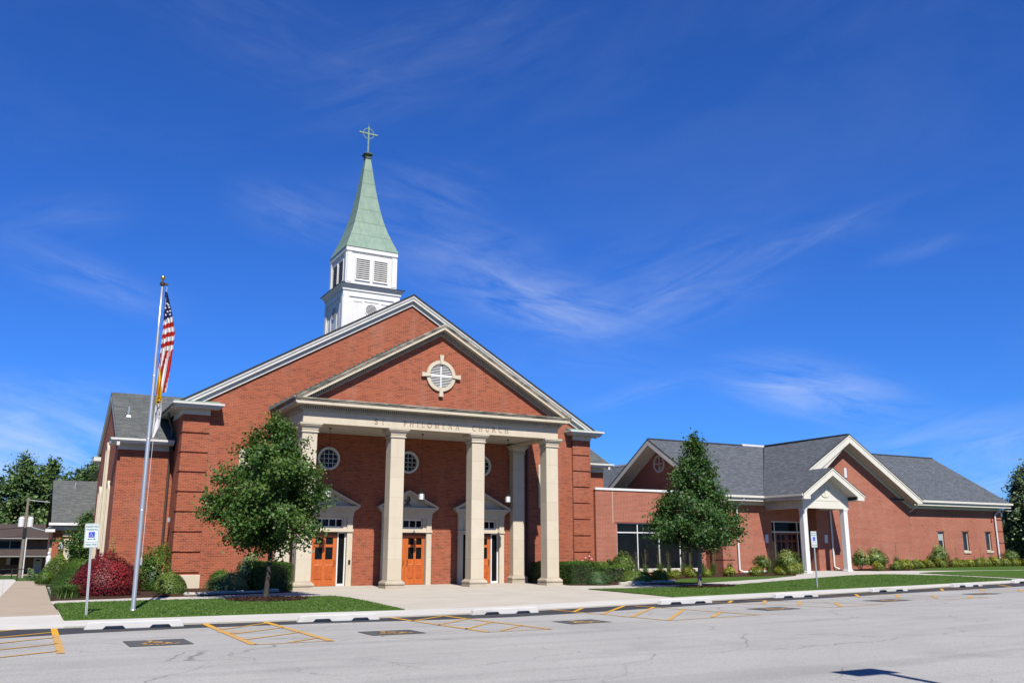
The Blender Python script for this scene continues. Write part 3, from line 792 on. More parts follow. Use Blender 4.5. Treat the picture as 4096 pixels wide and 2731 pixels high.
m = MB(); band(m, .34, 7.32, 7.34); band(m, .40, 7.34, 7.45)
obj('corona', m, M['stone'], ent)
m = MB(); band(m, .405, 7.45, 7.49); band(m, .43, 7.49, 7.54); band(m, .455, 7.54, 7.59)
obj('cornice_cap', m, M['stone_weathered'], ent)
# carved inscription
def arc(cx, cy, rx, ry, a0, a1, n=9):
    return [(cx+rx*math.cos(R(a0+(a1-a0)*i/n)), cy+ry*math.sin(R(a0+(a1-a0)*i/n))) for i in range(n+1)]
GL = {  # thick strokes, thin strokes (serifs), width
 'S': ([arc(.30,.76,.21,.21,30,270)[0:], arc(.30,.27,.23,.25,90,-150)], [[(.50,.98),(.50,.80)],[(.07,.22),(.07,.02)]], .62),
 'T': ([[(.36,.0),(.36,.97)]], [[(.02,.97),(.70,.97)],[(.03,.97),(.03,.80)],[(.69,.97),(.69,.80)],[(.24,.02),(.48,.02)]], .72),
 '.': ([[(.08,.03),(.16,.03)]], [], .28),
 'P': ([[(.15,0),(.15,.98)], arc(.30,.72,.26,.25,80,-80)], [[(.03,.98),(.32,.98)],[(.15,.46),(.32,.46)],[(.03,.02),(.28,.02)]], .62),
 'H': ([[(.14,0),(.14,.98)],[(.66,0),(.66,.98)]], [[(.14,.5),(.66,.5)],[(.02,.98),(.26,.98)],[(.54,.98),(.78,.98)],[(.02,.02),(.26,.02)],[(.54,.02),(.78,.02)]], .82),
 'I': ([[(.14,0),(.14,.98)]], [[(.02,.98),(.26,.98)],[(.02,.02),(.26,.02)]], .28),
 'L': ([[(.14,0),(.14,.98)]], [[(.02,.98),(.26,.98)],[(.02,.02),(.54,.02)],[(.54,.02),(.56,.22)]], .58),
 'O': ([arc(.42,.49,.38,.47,60,250), arc(.42,.49,.38,.47,-120,70)], [], .84),
 'M': ([[(.12,.02),(.16,.98)],[(.16,.98),(.46,.05)],[(.80,.02),(.76,.98)]], [[(.46,.05),(.76,.98)],[(.02,.02),(.22,.02)],[(.70,.02),(.92,.02)]], .94),
 'E': ([[(.14,0),(.14,.98)]], [[(.02,.98),(.54,.98)],[(.14,.52),(.44,.52)],[(.02,.02),(.56,.02)],[(.54,.98),(.54,.82)],[(.56,.02),(.58,.20)]], .60),
 'N': ([[(.14,.98),(.74,.04)]], [[(.14,.98),(.14,.02)],[(.74,.04),(.74,.98)],[(.02,.98),(.16,.98)],[(.64,.98),(.86,.98)],[(.03,.02),(.26,.02)]], .88),
 'A': ([[(.40,.98),(.72,.02)]], [[(.40,.98),(.10,.02)],[(.20,.34),(.60,.34)],[(.0,.02),(.22,.02)],[(.60,.02),(.84,.02)]], .84),
 'C': ([arc(.46,.49,.40,.47,60,300)], [[(.68,.98),(.68,.74)],[(.68,.24),(.68,.04)]], .74),
 'U': ([[(.16,.98),(.16,.34)], arc(.42,.32,.26,.30,180,360)], [[(.68,.32),(.68,.98)],[(.03,.98),(.29,.98)],[(.56,.98),(.80,.98)]], .84),
 'R': ([[(.15,0),(.15,.98)], arc(.30,.73,.25,.24,80,-80), [(.34,.48),(.74,.02)]], [[(.03,.98),(.32,.98)],[(.15,.48),(.34,.48)],[(.03,.02),(.28,.02)],[(.70,.02),(.84,.02)]], .80),
}
def inscription(text, x0, x1, z, h):
    tw = sum(GL[c][2] if c != ' ' else 1.5 for c in text)*h
    gap = (x1-x0-tw)/(len(text)-1)
    x = x0
    for c in text:
        if c == ' ': x += 1.5*h + gap; continue
        m = MB()
        T = lambda u, v, d: (x+u*h, d, z+v*h)
        for st in GL[c][0]: m.stroke(st, .115, -.006, -.001, T)
        for st in GL[c][1]: m.stroke(st, .06, -.006, -.001, T)
        obj('carved_letter', m, M['letter'], ent, normals=False)
        x += GL[c][2]*h + gap
inscription('ST. PHILOMENA CHURCH', 3.05, 9.45, 6.74, .225)
# pediment
PZ, PS, PH = 11.36, .577, 6.54
z_at = lambda hw: PZ - PS*hw
m = MB().chevron(CX, PZ, PS, PH, .0, .065, -.455, 0); m.chevron(CX, PZ, PS, PH-.03, .065, .13, -.43, 0)
ped = obj('pediment_cornice', m, M['stone_weathered'], church)
m = MB().chevron(CX, PZ, PS, PH-.06, .13, .255, -.405, 0)
obj('raking_corona', m, M['stone'], ped)
m = MB().chevron(CX, PZ, PS, 6.13, .255, .40, -.012, .02)
for sgn in (-1, 1):
    k = 0; ca, sa = 1/math.hypot(1, PS), PS/math.hypot(1, PS)
    while .12 + k*.093 < 6.1*math.hypot(1, PS):
        t = .10 + k*.093; k += 1
        q = []
        for tt, o in ((t, .27), (t+.052, .27), (t+.052, .385), (t, .385)):
            q.append((CX + sgn*tt*ca, PZ - tt*sa - o))
        m.prism(q, -.155, -.012, 'y')
m.chevron(CX, PZ, PS, 6.1, .40, .47, -.055, .02)
obj('raking_dentils', m, M['stone_shade'], ped)
m = MB().prism([(XE0+.05,7.58),(XE1-.05,7.58),(CX,PZ-.38)], .0, .3, 'y')
tym = obj('tympanum', m, M['brick'], church)
VZ = 9.065
m = MB().ring(CX, VZ, .54, .695, -.09, .02, 48)
rv = obj('round_vent', m, M['stone'], church)
for a in range(4):
    m = MB(); co, si = math.cos(a*math.pi/2), math.sin(a*math.pi/2)
    pts = [(.52,-.055),(.93,-.10),(.93,.10),(.52,.055)]
    m.prism([(CX+u*co-v*si, VZ+u*si+v*co) for u, v in pts], -.14, .02, 'y')
    obj('keystone', m, M['stone'], rv)
m = MB().box(CX-.035, CX+.035, -.055, -.005, VZ-.54, VZ+.54); m.box(CX-.54, CX+.54, -.06, -.006, VZ-.045, VZ+.045)
obj('cross_bar', m, M['white'], rv)
m = MB()
for k in range(-7, 8):
    z = VZ + k*.071 + (.0 if k else 99)
    hw = math.sqrt(max(0, .545**2 - (k*.071)**2))
    if k: m.add([(CX-hw,-.06,z-.022),(CX+hw,-.06,z-.022),(CX+hw,-.01,z+.012),(CX-hw,-.01,z+.012),(CX-hw,-.06,z-.030),(CX+hw,-.06,z-.030),(CX+hw,-.01,z+.004),(CX-hw,-.01,z+.004)], [(0,1,2,3),(7,6,5,4),(0,4,5,1),(3,2,6,7)])
obj('louver', m, M['white'], rv)
obj('vent_dark_disc', MB().disc(CX, VZ, .545, -.004, -.002, 40), M['painted_dark'], rv)  # dark disc on the tympanum, painted as the shade behind the slats
# portico roof, step flashing, ceiling
m = MB()
for sgn in (-1, 1):
    m.prism([(CX,PZ-.002),(CX+sgn*PH,z_at(PH)-.002),(CX+sgn*PH,z_at(PH)-.06),(CX,PZ-.06)], .001, YW-.002, 'y')
obj('portico_roof', m, M['shingle'], church)
m = MB()
for sgn in (-1, 1):
    for k in range(30):
        x = k*.22; z = PZ - PS*x
        a, b = sorted((CX+sgn*x, CX+sgn*(x+.22))); m.box(a, b, YW-.014, YW-.003, z-.14, z+.085)
obj('step_flashing', m, M['copper_dark'], church)
m = MB().box(XE0+.63, XE1-.63, .61, YW-.003, 6.70, 6.76)
obj('porch_ceiling', m, M['cream'], church)
m = MB()
for sgn in (-1, 1):
    m = MB(); a, b = sorted((CX+sgn*PH, CX+sgn*(PH-.1))); m.box(a, b, -.3, YW-.002, z_at(PH)-.02, z_at(PH)+.05)
    obj('portico_gutter', m, M['grey_trim'], church)
# round windows
for b in bays:
    z = 5.565
    m = MB().ring(b, z, .425, .515, YW-.10, YW+.01, 40); m.ring(b, z, .405, .43, YW-.06, YW+.01, 40)
    w = obj('round_window', m, M['cream'], church)
    obj('window_glass', MB().disc(b, z, .41, YW-.012, YW-.004, 36), M['glass'], w)
    m = MB()
    for k in (-1, 0, 1):
        h_ = math.sqrt(.41**2-(k*.2)**2)
        m.box(b+k*.2-.011, b+k*.2+.011, YW-.034, YW-.012, z-h_, z+h_); m.box(b-h_, b+h_, YW-.036, YW-.013, z+k*.2-.011, z+k*.2+.011)
    obj('muntins', m, M['cream'], w)
    # rowlock arch of standing bricks
    m = MB()
    for k in range(56):
        a0 = k*360/56; m.ring(b, z, .525, .72, YW-.006, YW+.01, 1, a0+.6, a0+5.6)
    obj('brick_arch', m, M['brick'], w)
# entrances
def glazed_door(x0, x1, z0, z1, y, parent, lites, panels, handle_x, mat=M['wood']):
    w_, h_ = x1-x0, z1-z0
    hs_ = [(x0+a*w_, x0+b*w_, z0+c*h_, z0+d*h_) for a, b, c, d in lites]
    m = MB().wall('y', y, y+.05, x0, x1, z0, z1, hs_)
    d = obj('door', m, mat, parent)
    m = MB()
    for a, b, c, e in hs_: m.box(a-.005, b+.005, y+.02, y+.03, c-.005, e+.005)
    obj('door_glass', m, M['glass'], d)
    m = MB()
    for a, b, c, e in panels:
        X0, X1, Z0, Z1 = x0+a*w_, x0+b*w_, z0+c*h_, z0+e*h_
        m.stack(0, 0, [(0,0,0)]) if False else None
        m.add([(X0,y-.001,Z0),(X1,y-.001,Z0),(X1,y-.001,Z1),(X0,y-.001,Z1),(X0+.04,y-.02,Z0+.04),(X1-.04,y-.02,Z0+.04),(X1-.04,y-.02,Z1-.04),(X0+.04,y-.02,Z1-.04)],
              [(0,1,5,4),(1,2,6,5),(2,3,7,6),(3,0,4,7),(4,5,6,7)])
    obj('door_panel', m, M['wood_panel'] if mat is M['wood'] else mat, d, normals=False)
    m = MB().tube([(handle_x,y-.005,z0+.80*1.05),(handle_x,y-.06,z0+.86),(handle_x,y-.06,z0+1.05),(handle_x,y-.005,z0+1.10)], .013)
    obj('door_handle', m, M['bronze'], d)
    return d
LITES = [(.15,.44,.815,.95),(.56,.85,.815,.95),(.15,.44,.52,.76),(.56,.85,.52,.76)]
PANELS = [(.13,.44,.12,.42),(.56,.87,.12,.42)]
for bi, b in enumerate(bays):
    Y0 = YW-.13
    m = MB()
    for sgn in (-1, 1):
        a, c = sorted((b+sgn*1.22, b+sgn*.97)); m.box(a, c, Y0, YW+.2, .037, 3.04)
        a, c = sorted((b+sgn*.969, b+sgn*.80)); m.box(a, c, Y0+.07, YW+.2, 2.50, 2.99)
    m.box(b-.969, b+.969, Y0, YW+.2, 2.99, 3.04)
    m.box(b-1.24, b+1.24, Y0-.05, YW-.002, 2.36, 2.475)
    m.box(b-.968, b+.968, Y0+.06, YW+.15, 2.477, 2.52)
    sur = obj('door_surround', m, M['stone'], church)
    m = MB().box(b-1.24, b+1.24, Y0-.02, YW-.002, 3.042, 3.22)
    for k, (e, z0, z1) in enumerate(((.05,3.221,3.28),(.10,3.281,3.34),(.17,3.341,3.40),(.23,3.401,3.485))):
        m.box(b-1.22-e, b+1.22+e, Y0-.02-e*.8, YW-.003-.001*k, z0, z1)
    PA = 4.27
    m.prism([(b-1.42,3.487),(b+1.42,3.487),(b,PA-.07)], Y0+.03, YW-.002, 'y')
    m.chevron(b, PA, .505, 1.47, .0, .09, Y0-.22, YW-.004); m.chevron(b, PA, .505, 1.36, .09, .15, Y0-.10, YW-.005)
    obj('door_pediment', m, M['stone'], sur)
    if bi == 1:
        T = lambda u, v, d: (b+(u-.5)*.34, d, 3.58+v*.40)
        m = MB(); m.stroke([(.12,.04),(.88,.62)], .16, Y0+.01, Y0+.028, T); m.stroke([(.88,.04),(.12,.62)], .16, Y0+.01, Y0+.028, T)
        m.stroke([(.5,.0),(.5,1.0)], .14, Y0+.008, Y0+.026, T)
        m.stroke([(.5,.97),(.72,.95),(.80,.80),(.70,.66),(.5,.64)], .13, Y0+.009, Y0+.027, T)
        obj('chi_rho_emblem', m, M['bronze'], sur)
    # transom
    m = MB()
    m.box(b-.80, b+.80, YW+.02, YW+.07, 2.522, 2.60); m.box(b-.80, b+.80, YW+.02, YW+.07, 2.90, 2.985)
    for k in range(6):
        x = b-.80+.32*k
        if k in (0, 5): m.box(x-.0 if k == 0 else x-.05, x+.05 if k == 0 else x, YW+.021, YW+.069, 2.60, 2.90)
        else: m.box(x-.018, x+.018, YW+.022, YW+.068, 2.60, 2.90)
    tr = obj('transom_window', m, M['white'], sur)
    obj('transom_glass', MB().box(b-.79, b+.79, YW+.05, YW+.055, 2.59, 2.91), M['glass'], tr)
    # doors
    yd = YW+.06
    if bi == 1:
        for sgn in (-1, 1):
            x0, x1 = sorted((b+sgn*.004, b+sgn*.95))
            glazed_door(x0, x1, .05, 2.22, yd, church, LITES, PANELS, b+sgn*.10)
        m = MB().box(b-.97, b+.97, yd-.02, yd+.06, 2.222, 2.358); obj('door_header', m, M['wood_dark'], sur)
    else:
        glazed_door(b-.57, b+.57, .05, 2.22, yd, church, LITES, PANELS, b+.47)
        m = MB().box(b-.575, b+.575, yd-.02, yd+.06, 2.222, 2.358); obj('door_header', m, M['wood_dark'], sur)
        for sgn in (-1, 1):
            x0, x1 = sorted((b+sgn*.58, b+sgn*.968))
            m = MB().wall('y', yd-.03, yd+.05, x0, x1, .04, 2.357, [(x0+.055, x1-.055, .14, 2.30)])
            sd = obj('sidelight', m, M['white'], sur)
            obj('sidelight_glass', MB().box(x0+.05, x1-.05, yd+.01, yd+.016, .13, 2.31), M['glass'], sd)
    if bi == 0: bevel(obj('keypad', MB().box(b+1.06, b+1.15, Y0-.05, Y0+.002, .98, 1.15), M['black_metal'], sur), .01)
    # near-black sheet whose colour gives the dim interior behind the glass
    obj('interior_dark_sheet', MB().box(b-1.0, b+1.0, YW+.36, YW+.4, .03, 3.0), M['painted_dark'], sur)
# tall limestone panels either side of the portico
for sgn in (-1, 1):
    a, b = sorted((CX+sgn*7.03, CX+sgn*7.75))
    m = MB().box(a, b, YW-.09, YW-.002, 3.62, 5.78); bevel(obj('stone_panel', m, M['stone'], church), .03)
obj('downspout', MB().tube([(12.40,YW-.09,6.9),(12.40,YW-.09,.1)], .055, 8), M['brown_pipe'], church)
# steeple
SY = 11.05
m = MB()
m.box(CX-1.58, CX+1.58, SY-1.58, SY+1.58, 9.0, 14.95)
for e, z0, z1 in ((.05,14.95,15.03),(.10,15.28,15.36),(.05,15.03,15.28)): m.stack(CX, SY, [(1.58+e,1.58+e,z0),(1.58+e,1.58+e,z1)])
m.stack(CX, SY, [(1.66,1.66,15.36),(1.72,1.72,15.42),(1.76,1.76,15.48),(1.84,1.84,15.56),(1.84,1.84,15.58)])
m.stack(CX, SY, [(1.42,1.42,15.66),(1.42,1.42,17.50)])
m.stack(CX, SY, [(1.40,1.40,15.5),(1.47,1.47,15.66),(1.47,1.47,15.78),(1.42,1.42,15.80)])
m.stack(CX, SY, [(1.44,1.44,17.50),(1.46,1.46,17.54),(1.50,1.50,17.58),(1.50,1.50,17.82)])
# raised corner boards and panels
for sx in (-1, 1):
    for sy in (-1, 1):
        m.box(CX+sx*1.30-.13, CX+sx*1.30+.13, SY+sy*1.46-.03, SY+sy*1.46+.01 if sy < 0 else SY+sy*1.46+.03, 15.80, 17.5)
        m.box(CX+sx*1.46-.03, CX+sx*1.46+.03, SY+sy*1.30-.13, SY+sy*1.30+.13, 15.801, 17.499)
        m.box(CX+sx*1.44-.16, CX+sx*1.44+.16, SY+sy*1.61-.03, SY+sy*1.61+.03, 11, 14.949)
        m.box(CX+sx*1.61-.03, CX+sx*1.61+.03, SY+sy*1.44-.16, SY+sy*1.44+.16, 11, 14.948)
for f in (-1, 1):
    for u0, u1 in ((-1.06,-.5),(.5,1.06)):
        for (a, b, c, d) in ((u0,u1,14.70,14.74),(u0,u1,12.0,12.04),(u0,u0+.04,12.04,14.70),(u1-.04,u1,12.04,14.70)):
            y0, y1 = sorted((SY+f*1.58, SY+f*1.605)); m.box(CX+a, CX+b, y0, y1, c, d)
            y0, y1 = sorted((CX+f*1.58, CX+f*1.605)); m.box(y0, y1, SY+a, SY+b, c, d)
    y0, y1 = sorted((SY+f*1.58, SY+f*1.61)); m.box(CX-.4, CX+.4, y0, y1, 14.74, 14.80)
steeple = obj('steeple', m, M['white'], church)
m = MB()
m.stack(CX, SY, [(1.86,1.86,15.581),(1.88,1.88,15.60),(1.5,1.5,15.66)])
obj('ledge_flashing', m, M['copper_dark'], steeple)
m = MB(); d = MB()
def louvre(face, u0, u1, z0, z1, n):
    for k in range(n):
        z = z0 + (z1-z0)*(k+.5)/n; h = (z1-z0)/n
        q = [(u0,-.045,z-h*.36),(u1,-.045,z-h*.36),(u1,.0,z+h*.06),(u0,.0,z+h*.06),(u0,-.045,z-h*.46),(u1,-.045,z-h*.46),(u1,.0,z-h*.04),(u0,.0,z-h*.04)]
        m.add([face(*p) for p in q], [(0,1,2,3),(7,6,5,4),(0,4,5,1),(3,2,6,7)])
    d.add([face(u0,-.003,z0),face(u1,-.003,z0),face(u1,-.003,z1),face(u0,-.003,z1)], [(0,1,2,3)])
def frame(face, u0, u1, z0, z1, w=.05, t=.06):
    for a, b, c, e in ((u0-w,u0,z0-w,z1+w),(u1,u1+w,z0-w,z1+w),(u0,u1,z1,z1+w),(u0,u1,z0-w,z0)):
        q = [(a,-t,c),(b,-t,c),(b,-t,e),(a,-t,e),(a,.0,c),(b,.0,c),(b,.0,e),(a,.0,e)]
        m.add([face(*p) for p in q], [(0,1,2,3),(7,6,5,4),(0,4,5,1),(1,5,6,2),(2,6,7,3),(3,7,4,0)])
faces = [lambda u, o, z: (CX+u, SY-1.42+o, z), lambda u, o, z: (CX-1.42+o, SY+u, z), lambda u, o, z: (CX+1.42-o, SY+u, z), lambda u, o, z: (CX+u, SY+1.42-o, z)]
for f in faces:
    for u0, u1 in ((-.90,-.13),(.13,.90)):
        m = MB(); d = MB(); louvre(f, u0, u1, 16.0, 17.17, 10); frame(f, u0, u1, 16.0, 17.17)
        obj('belfry_louver', m, M['white'], steeple); obj('louver_dark_sheet', d, M['painted_dark'], steeple)  # dark sheets carry the shade between the belfry slats in their colour
m = MB()
for ax, c, o in (('y', CX, SY-1.58), ('x', SY, CX-1.58)):
    m.ring(c, 14.30, .31, .37, o-.035, o-.001, 32, ax=ax)
    for k in range(-4, 5):
        z = 14.30+k*.068; hw = math.sqrt(max(.001, .31**2-(k*.068)**2))
        if ax == 'y': m.box(c-hw, c+hw, o-.03, o-.012, z-.016, z+.010)
        else: m.box(o-.03, o-.012, c-hw, c+hw, z-.016, z+.010)
obj('round_louver', m, M['white'], steeple)
d = MB().disc(CX, 14.30, .31, SY-1.585, SY-1.582, 28); d.disc(SY, 14.30, .31, CX-1.585, CX-1.582, 28, 'x')
obj('round_louver_dark_disc', d, M['painted_dark'], steeple)  # near-black discs paint the shaded gaps of the round louvers
prof = [(1.53,17.82),(1.40,18.12),(1.25,18.50),(1.07,18.98),(.90,19.50),(.76,20.05),(.63,20.65),(.51,21.30),(.41,21.95),(.31,22.65),(.22,23.30),(.155,23.76)]
obj('spire', MB().stack(CX, SY, [(a, a, z) for a, z in prof]), M['copper'], steeple)
m = MB().stack(CX, SY, [(.15,.15,23.74),(.19,.19,23.80),(.16,.16,23.84),(.16,.16,23.92),(.22,.22,23.99),(.27,.27,24.05),(.27,.27,24.08),(.10,.10,24.22)])
obj('spire_cap', m, M['copper_dark'], steeple)
m = MB().box(CX-.045, CX+.045, SY-.045, SY+.045, 24.2, 25.86); m.box(CX-.53, CX+.53, SY-.04, SY+.04, 25.37, 25.46)
m.ring(CX, 25.415, .305, .345, SY-.02, SY+.02, 36); m.tube([(CX,SY,25.86),(CX,SY,26.12)], .008, 5)
for sgn in (-1, 1): m.box(CX+sgn*.53-.03, CX+sgn*.53+.03, SY-.055, SY+.055, 25.36, 25.47)
obj('cross', m, M['copper'], steeple)
# transepts
def transept(sgn):
    X = lambda d: CX + sgn*d          # distance from the axis
    xw, xin, yf, yb = 12.36, 10.1, 5.6, 14.9
    yr = (yf+yb)/2; ez, rz = 6.16, 8.88; ye = yf-.52; sl_ = (rz-ez)/(yr-ye)
    m = MB(); a, b = sorted((X(xw), X(xin)))
    m.wall('y', yf, yf+.3, a, b, -.4, 5.78); m.wall('y', yb-.3, yb, a, b, -.4, 5.78)
    a2, b2 = sorted((X(xw), X(xw-.3))); m.box(a2, b2, yf+.3, yb-.3, -.4, 5.78)
    m.prism([(yf,5.78),(yb,5.78),(yb,ez+.1),(yr,rz-.2),(yf,ez+.1)], a2, b2, 'x')
    obj('transept_wall', m, M['brick'], church)
    m = MB(); a, b = sorted((X(xw+.13), X(4.5)))
    for y0 in (ye, 2*yr-ye): m.prism([(y0,ez),(yr,rz),(yr,rz-.08),(y0,ez-.08)], a, b, 'x')
    rf = obj('transept_roof', m, M['shingle'], church)
    m = MB().tube([(X(11.9),7.5,7.2),(X(11.9),7.5,7.85)], .045, 10); m.stack(X(11.9), 7.47, [(.10,.09,7.36),(.06,.06,7.46)])
    obj('vent_pipe', m, M['galv'], rf)
    m = MB(); a, b = sorted((X(xw+.03), X(10.2))); m.box(a, b, yf-.03, yf-.001, 5.74, 5.96)
    a, b = sorted((X(xw+.33), X(10.2))); m.box(a, b, ye+.06, yf-.032, 5.96, 6.02); m.box(a, b, ye, ye+.10, 6.02, 6.13)
    a, b = sorted((X(xw+.36), X(10.2))); m.box(a, b, ye-.05, ye+.04, 6.08, 6.17)
    a, b = sorted((X(xw+.33), X(xw+.002))); m.box(a, b, yf-.032, yf+.75, 5.96, 6.10); m.box(a, b, yb-.75, yb+.45, 5.96, 6.15)
    # rake boards on the gable end
    a, b = sorted((X(xw+.12), X(xw+.002)))
    for s2 in (-1, 1):
        m.prism([(yr,rz-.09),(yr+s2*(yr-ye),ez-.09),(yr+s2*(yr-ye),ez-.30),(yr,rz-.30)], a, b, 'x')
    obj('transept_cornice', m, M['trim'], church)
    a, b = sorted((X(xw+.34), X(xw+.0))); m = MB()
    for y0, y1 in ((yf-.3,yf+.7),(yb-.7,yb+.4)): m.prism([(y0,6.152),(y1,6.152),((y0+y1)/2,6.26)], a, b, 'x')
    obj('transept_flashing', m, M['copper'], church)
    for yc, hw, zt, zb in ((8.0,.42,4.15,1.0),(10.1,.48,6.0,1.75),(12.2,.42,4.15,1.0)):
        m = MB(); x0 = X(xw)
        for s2 in (-1, 1):
            for q in (0, 1):
                a, b = sorted((x0, x0+sgn*(.10-.04*q))); y0, y1 = sorted((yc+s2*(hw-.14*q), yc+s2*(hw-.12-.14*q))); m.box(a, b, y0, y1, zb, zt)
        a, b = sorted((x0, x0+sgn*.10)); m.ring(yc, zt, hw-.12, hw, a, b, 20, 0, 180, 'x'); m.box(a, b, yc-hw-.05, yc+hw+.05, zb-.12, zb)
        w = obj('side_window', m, M['stone'], church)
        a, b = sorted((x0+sgn*.002, x0+sgn*.012)); mm = MB().box(a, b, yc-hw+.14, yc+hw-.14, zb, zt); mm.disc(yc, zt, hw-.13, a, b, 20, 'x')
        obj('side_window_glass', mm, M['glass'], w)
transept(-1); transept(1)
# downspouts in the corner beside the left quoin
obj('downspout', MB().tube([(XL-.40,4.9,7.36),(XL-.40,4.95,7.15),(XL-.14,5.40,6.75),(XL-.14,5.46,6.4)], .05, 8), M['copper_dark'], church)
obj('downspout', MB().tube([(XL-.14,5.46,6.4),(XL-.14,5.46,.05)], .055, 8), M['brown_pipe'], church)
obj('flood_light', MB().box(XL-.13,XL-.02,4.7,4.85,2.72,2.9), M['galv'], church)
obj('utility_box', MB().box(XL-.17,XL-.02,4.5,4.8,.42,.66), M['sign_white'], church)

# ------------------------------------------------------------------ the parish hall to the right
hall = thing('parish_hall', 'low brick hall with slate roof, cross gables and cream trim joined to the church', 'hall', (35, 6, .3))
HS = .618
bh = M['brick_hall']
# flat-roofed link with the wide window
LX0, LX1, LY = 17.72, 25.15, 5.4
m = MB().wall('y', LY, LY+.35, LX0, LX1, -.2, 4.78, [(19.08, 24.9, .55, 3.03)])
m.box(LX1-.35, LX1, LY+.35, 9.0, -.2, 4.78); m.box(LX1, 26.9, 6.6, 6.95, -.2, 4.78)
m.box(18.5, LX1-.35, LY+.35, 12, 4.4, 4.6)
link = obj('link_wall', m, bh, hall)
m = MB().box(LX0-.02, LX1+.05, LY-.05, LY+.42, 4.781, 4.90); m.box(LX1-.4, LX1+.05, LY+.42, 9.0, 4.782, 4.90)
m.box(LX1+.05, 26.9, 6.55, 7.0, 4.783, 4.90)
obj('parapet_cap', m, M['white'], link)
obj('expansion_joint', MB().box(18.83, 18.85, LY-.004, LY+.001, 3.05, 4.78), M['cream'], link)
m = MB()
for x in (19.08, 20.47, 21.94, 23.40, 24.86): m.box(x, x+.055, LY+.06, LY+.14, .551, 3.029)
m.box(19.14, 24.86, LY+.062, LY+.138, 2.50, 2.56); m.box(19.14, 24.86, LY+.062, LY+.138, 2.985, 3.028); m.box(19.14, 24.86, LY+.062, LY+.138, .552, .60)
wf = obj('window_frame', m, M['white'], hall)
obj('window_glass', MB().box(19.1, 24.88, LY+.09, LY+.10, .56, 3.02), M['glass'], wf)
obj('window_sill', MB().box(18.95, 25.03, LY-.07, LY+.16, .41, .548), M['stone'], wf)
obj('window_lintel', MB().box(18.95, 25.03, LY-.006, LY+.05, 3.031, 3.09), M['alarm_red'] if False else plain('rust_lintel', (.20,.06,.035), .7, .2), wf)
obj('room_dark_sheet', MB().box(18.2, 24.7, LY+4.0, LY+4.1, 0, 4.3), M['painted_dark'], hall)  # black sheet stands for the unlit depth behind the wide window
# main range, ridge along x
AY, AE, ARY, ARZ = 5.10, 4.50, 10.72, 8.56
AEZ = 4.72
XG = 26.25      # gable wall facing left
m = MB()
ENT = (30.12, 32.62, .2, 3.30)
m.wall('y', AY, AY+.3, XG, 32.9, -.2, 4.55, [ENT])
m.box(XG, XG+.3, AY+.3, 16.2, -.2, 4.55)
m.prism([(AY,4.55),(16.3,4.55),(ARY,ARZ-.35)], XG, XG+.3, 'x')
obj('hall_wall', m, bh, hall)
def quoin_strips(x0, x1, y0, y1, zs, zlo, zhi):
    m = MB(); zz = [zlo] + zs + [zhi]
    for a, b in zip(zz[:-1], zz[1:]): m.box(x0, x1, y0, y1, a, b-.06)
    return m
obj('hall_quoin', quoin_strips(XG-.06, XG+.85, AY-.06, AY+.9, [.25+.82*k for k in range(1, 6)], -.2, 4.36), bh, hall)
# gables and roofs
BX, BZ, BY = 35.35, 8.63, 3.30
m = MB()
def slab(m, pts, t=.10):
    """a roof plane with thickness"""
    a, b, c = (Vector(p) for p in pts[:3]); n = (b-a).cross(c-a).normalized()
    if n.z < 0: n = -n
    lo = [Vector(p) - n*t for p in pts]; k = len(pts)
    m.add(list(pts) + lo, [tuple(range(k)), tuple(range(k, 2*k))[::-1]] + [(i, (i+1)%k, k+(i+1)%k, k+i) for i in range(k)])
XO = 25.35
eB = 29.05; zB = BZ - HS*(BX-eB)      # eave of the left slope of the cross gable
# valley between main range front slope and cross gable left slope
vx0, vy0 = eB, AE
slab(m, [(XO,AE,AEZ),(eB,AE,AEZ),(BX-.08,ARY,ARZ),(XO,ARY,ARZ)])
slab(m, [(XO,ARY,ARZ),(BX,ARY,ARZ),(BX,2*ARY-AE,AEZ),(XO,2*ARY-AE,AEZ)])
PX, PZ2, PY = 31.55, 6.26, 1.40        # porch apex
# left slope of cross gable: down to the porch eave
slab(m, [(eB,PY,zB),(PX,PY,PZ2),(PX,BY,PZ2),(BX,BY,BZ),(BX,ARY,ARZ+.02),(eB,AE,zB)])
slab(m, [(PX,PY,PZ2),(PX+2.45,PY,PZ2-HS*2.45),(PX+2.45,4.1,PZ2-HS*2.45),(PX,4.1,PZ2)])
eR = 41.60; zR = BZ - HS*(eR-BX)
slab(m, [(BX,BY,BZ),(eR,BY,zR),(eR,16,zR),(BX,16,BZ)])
slab(m, [(BX,ARY,BZ),(BX,16,BZ),(eB,16,zB),(eB,12,zB)])
CE, CRY, CRZ, CX1 = 3.98, 9.95, 8.50, 51.85
slab(m, [(eR-2.0,CE,4.80),(CX1,CE,4.80),(CX1,CRY,CRZ),(eR-4.5,CRY,CRZ)])
slab(m, [(eR-4.5,CRY,CRZ),(CX1,CRY,CRZ),(CX1,2*CRY-CE,4.8),(eR-4.5,2*CRY-CE,4.8)])
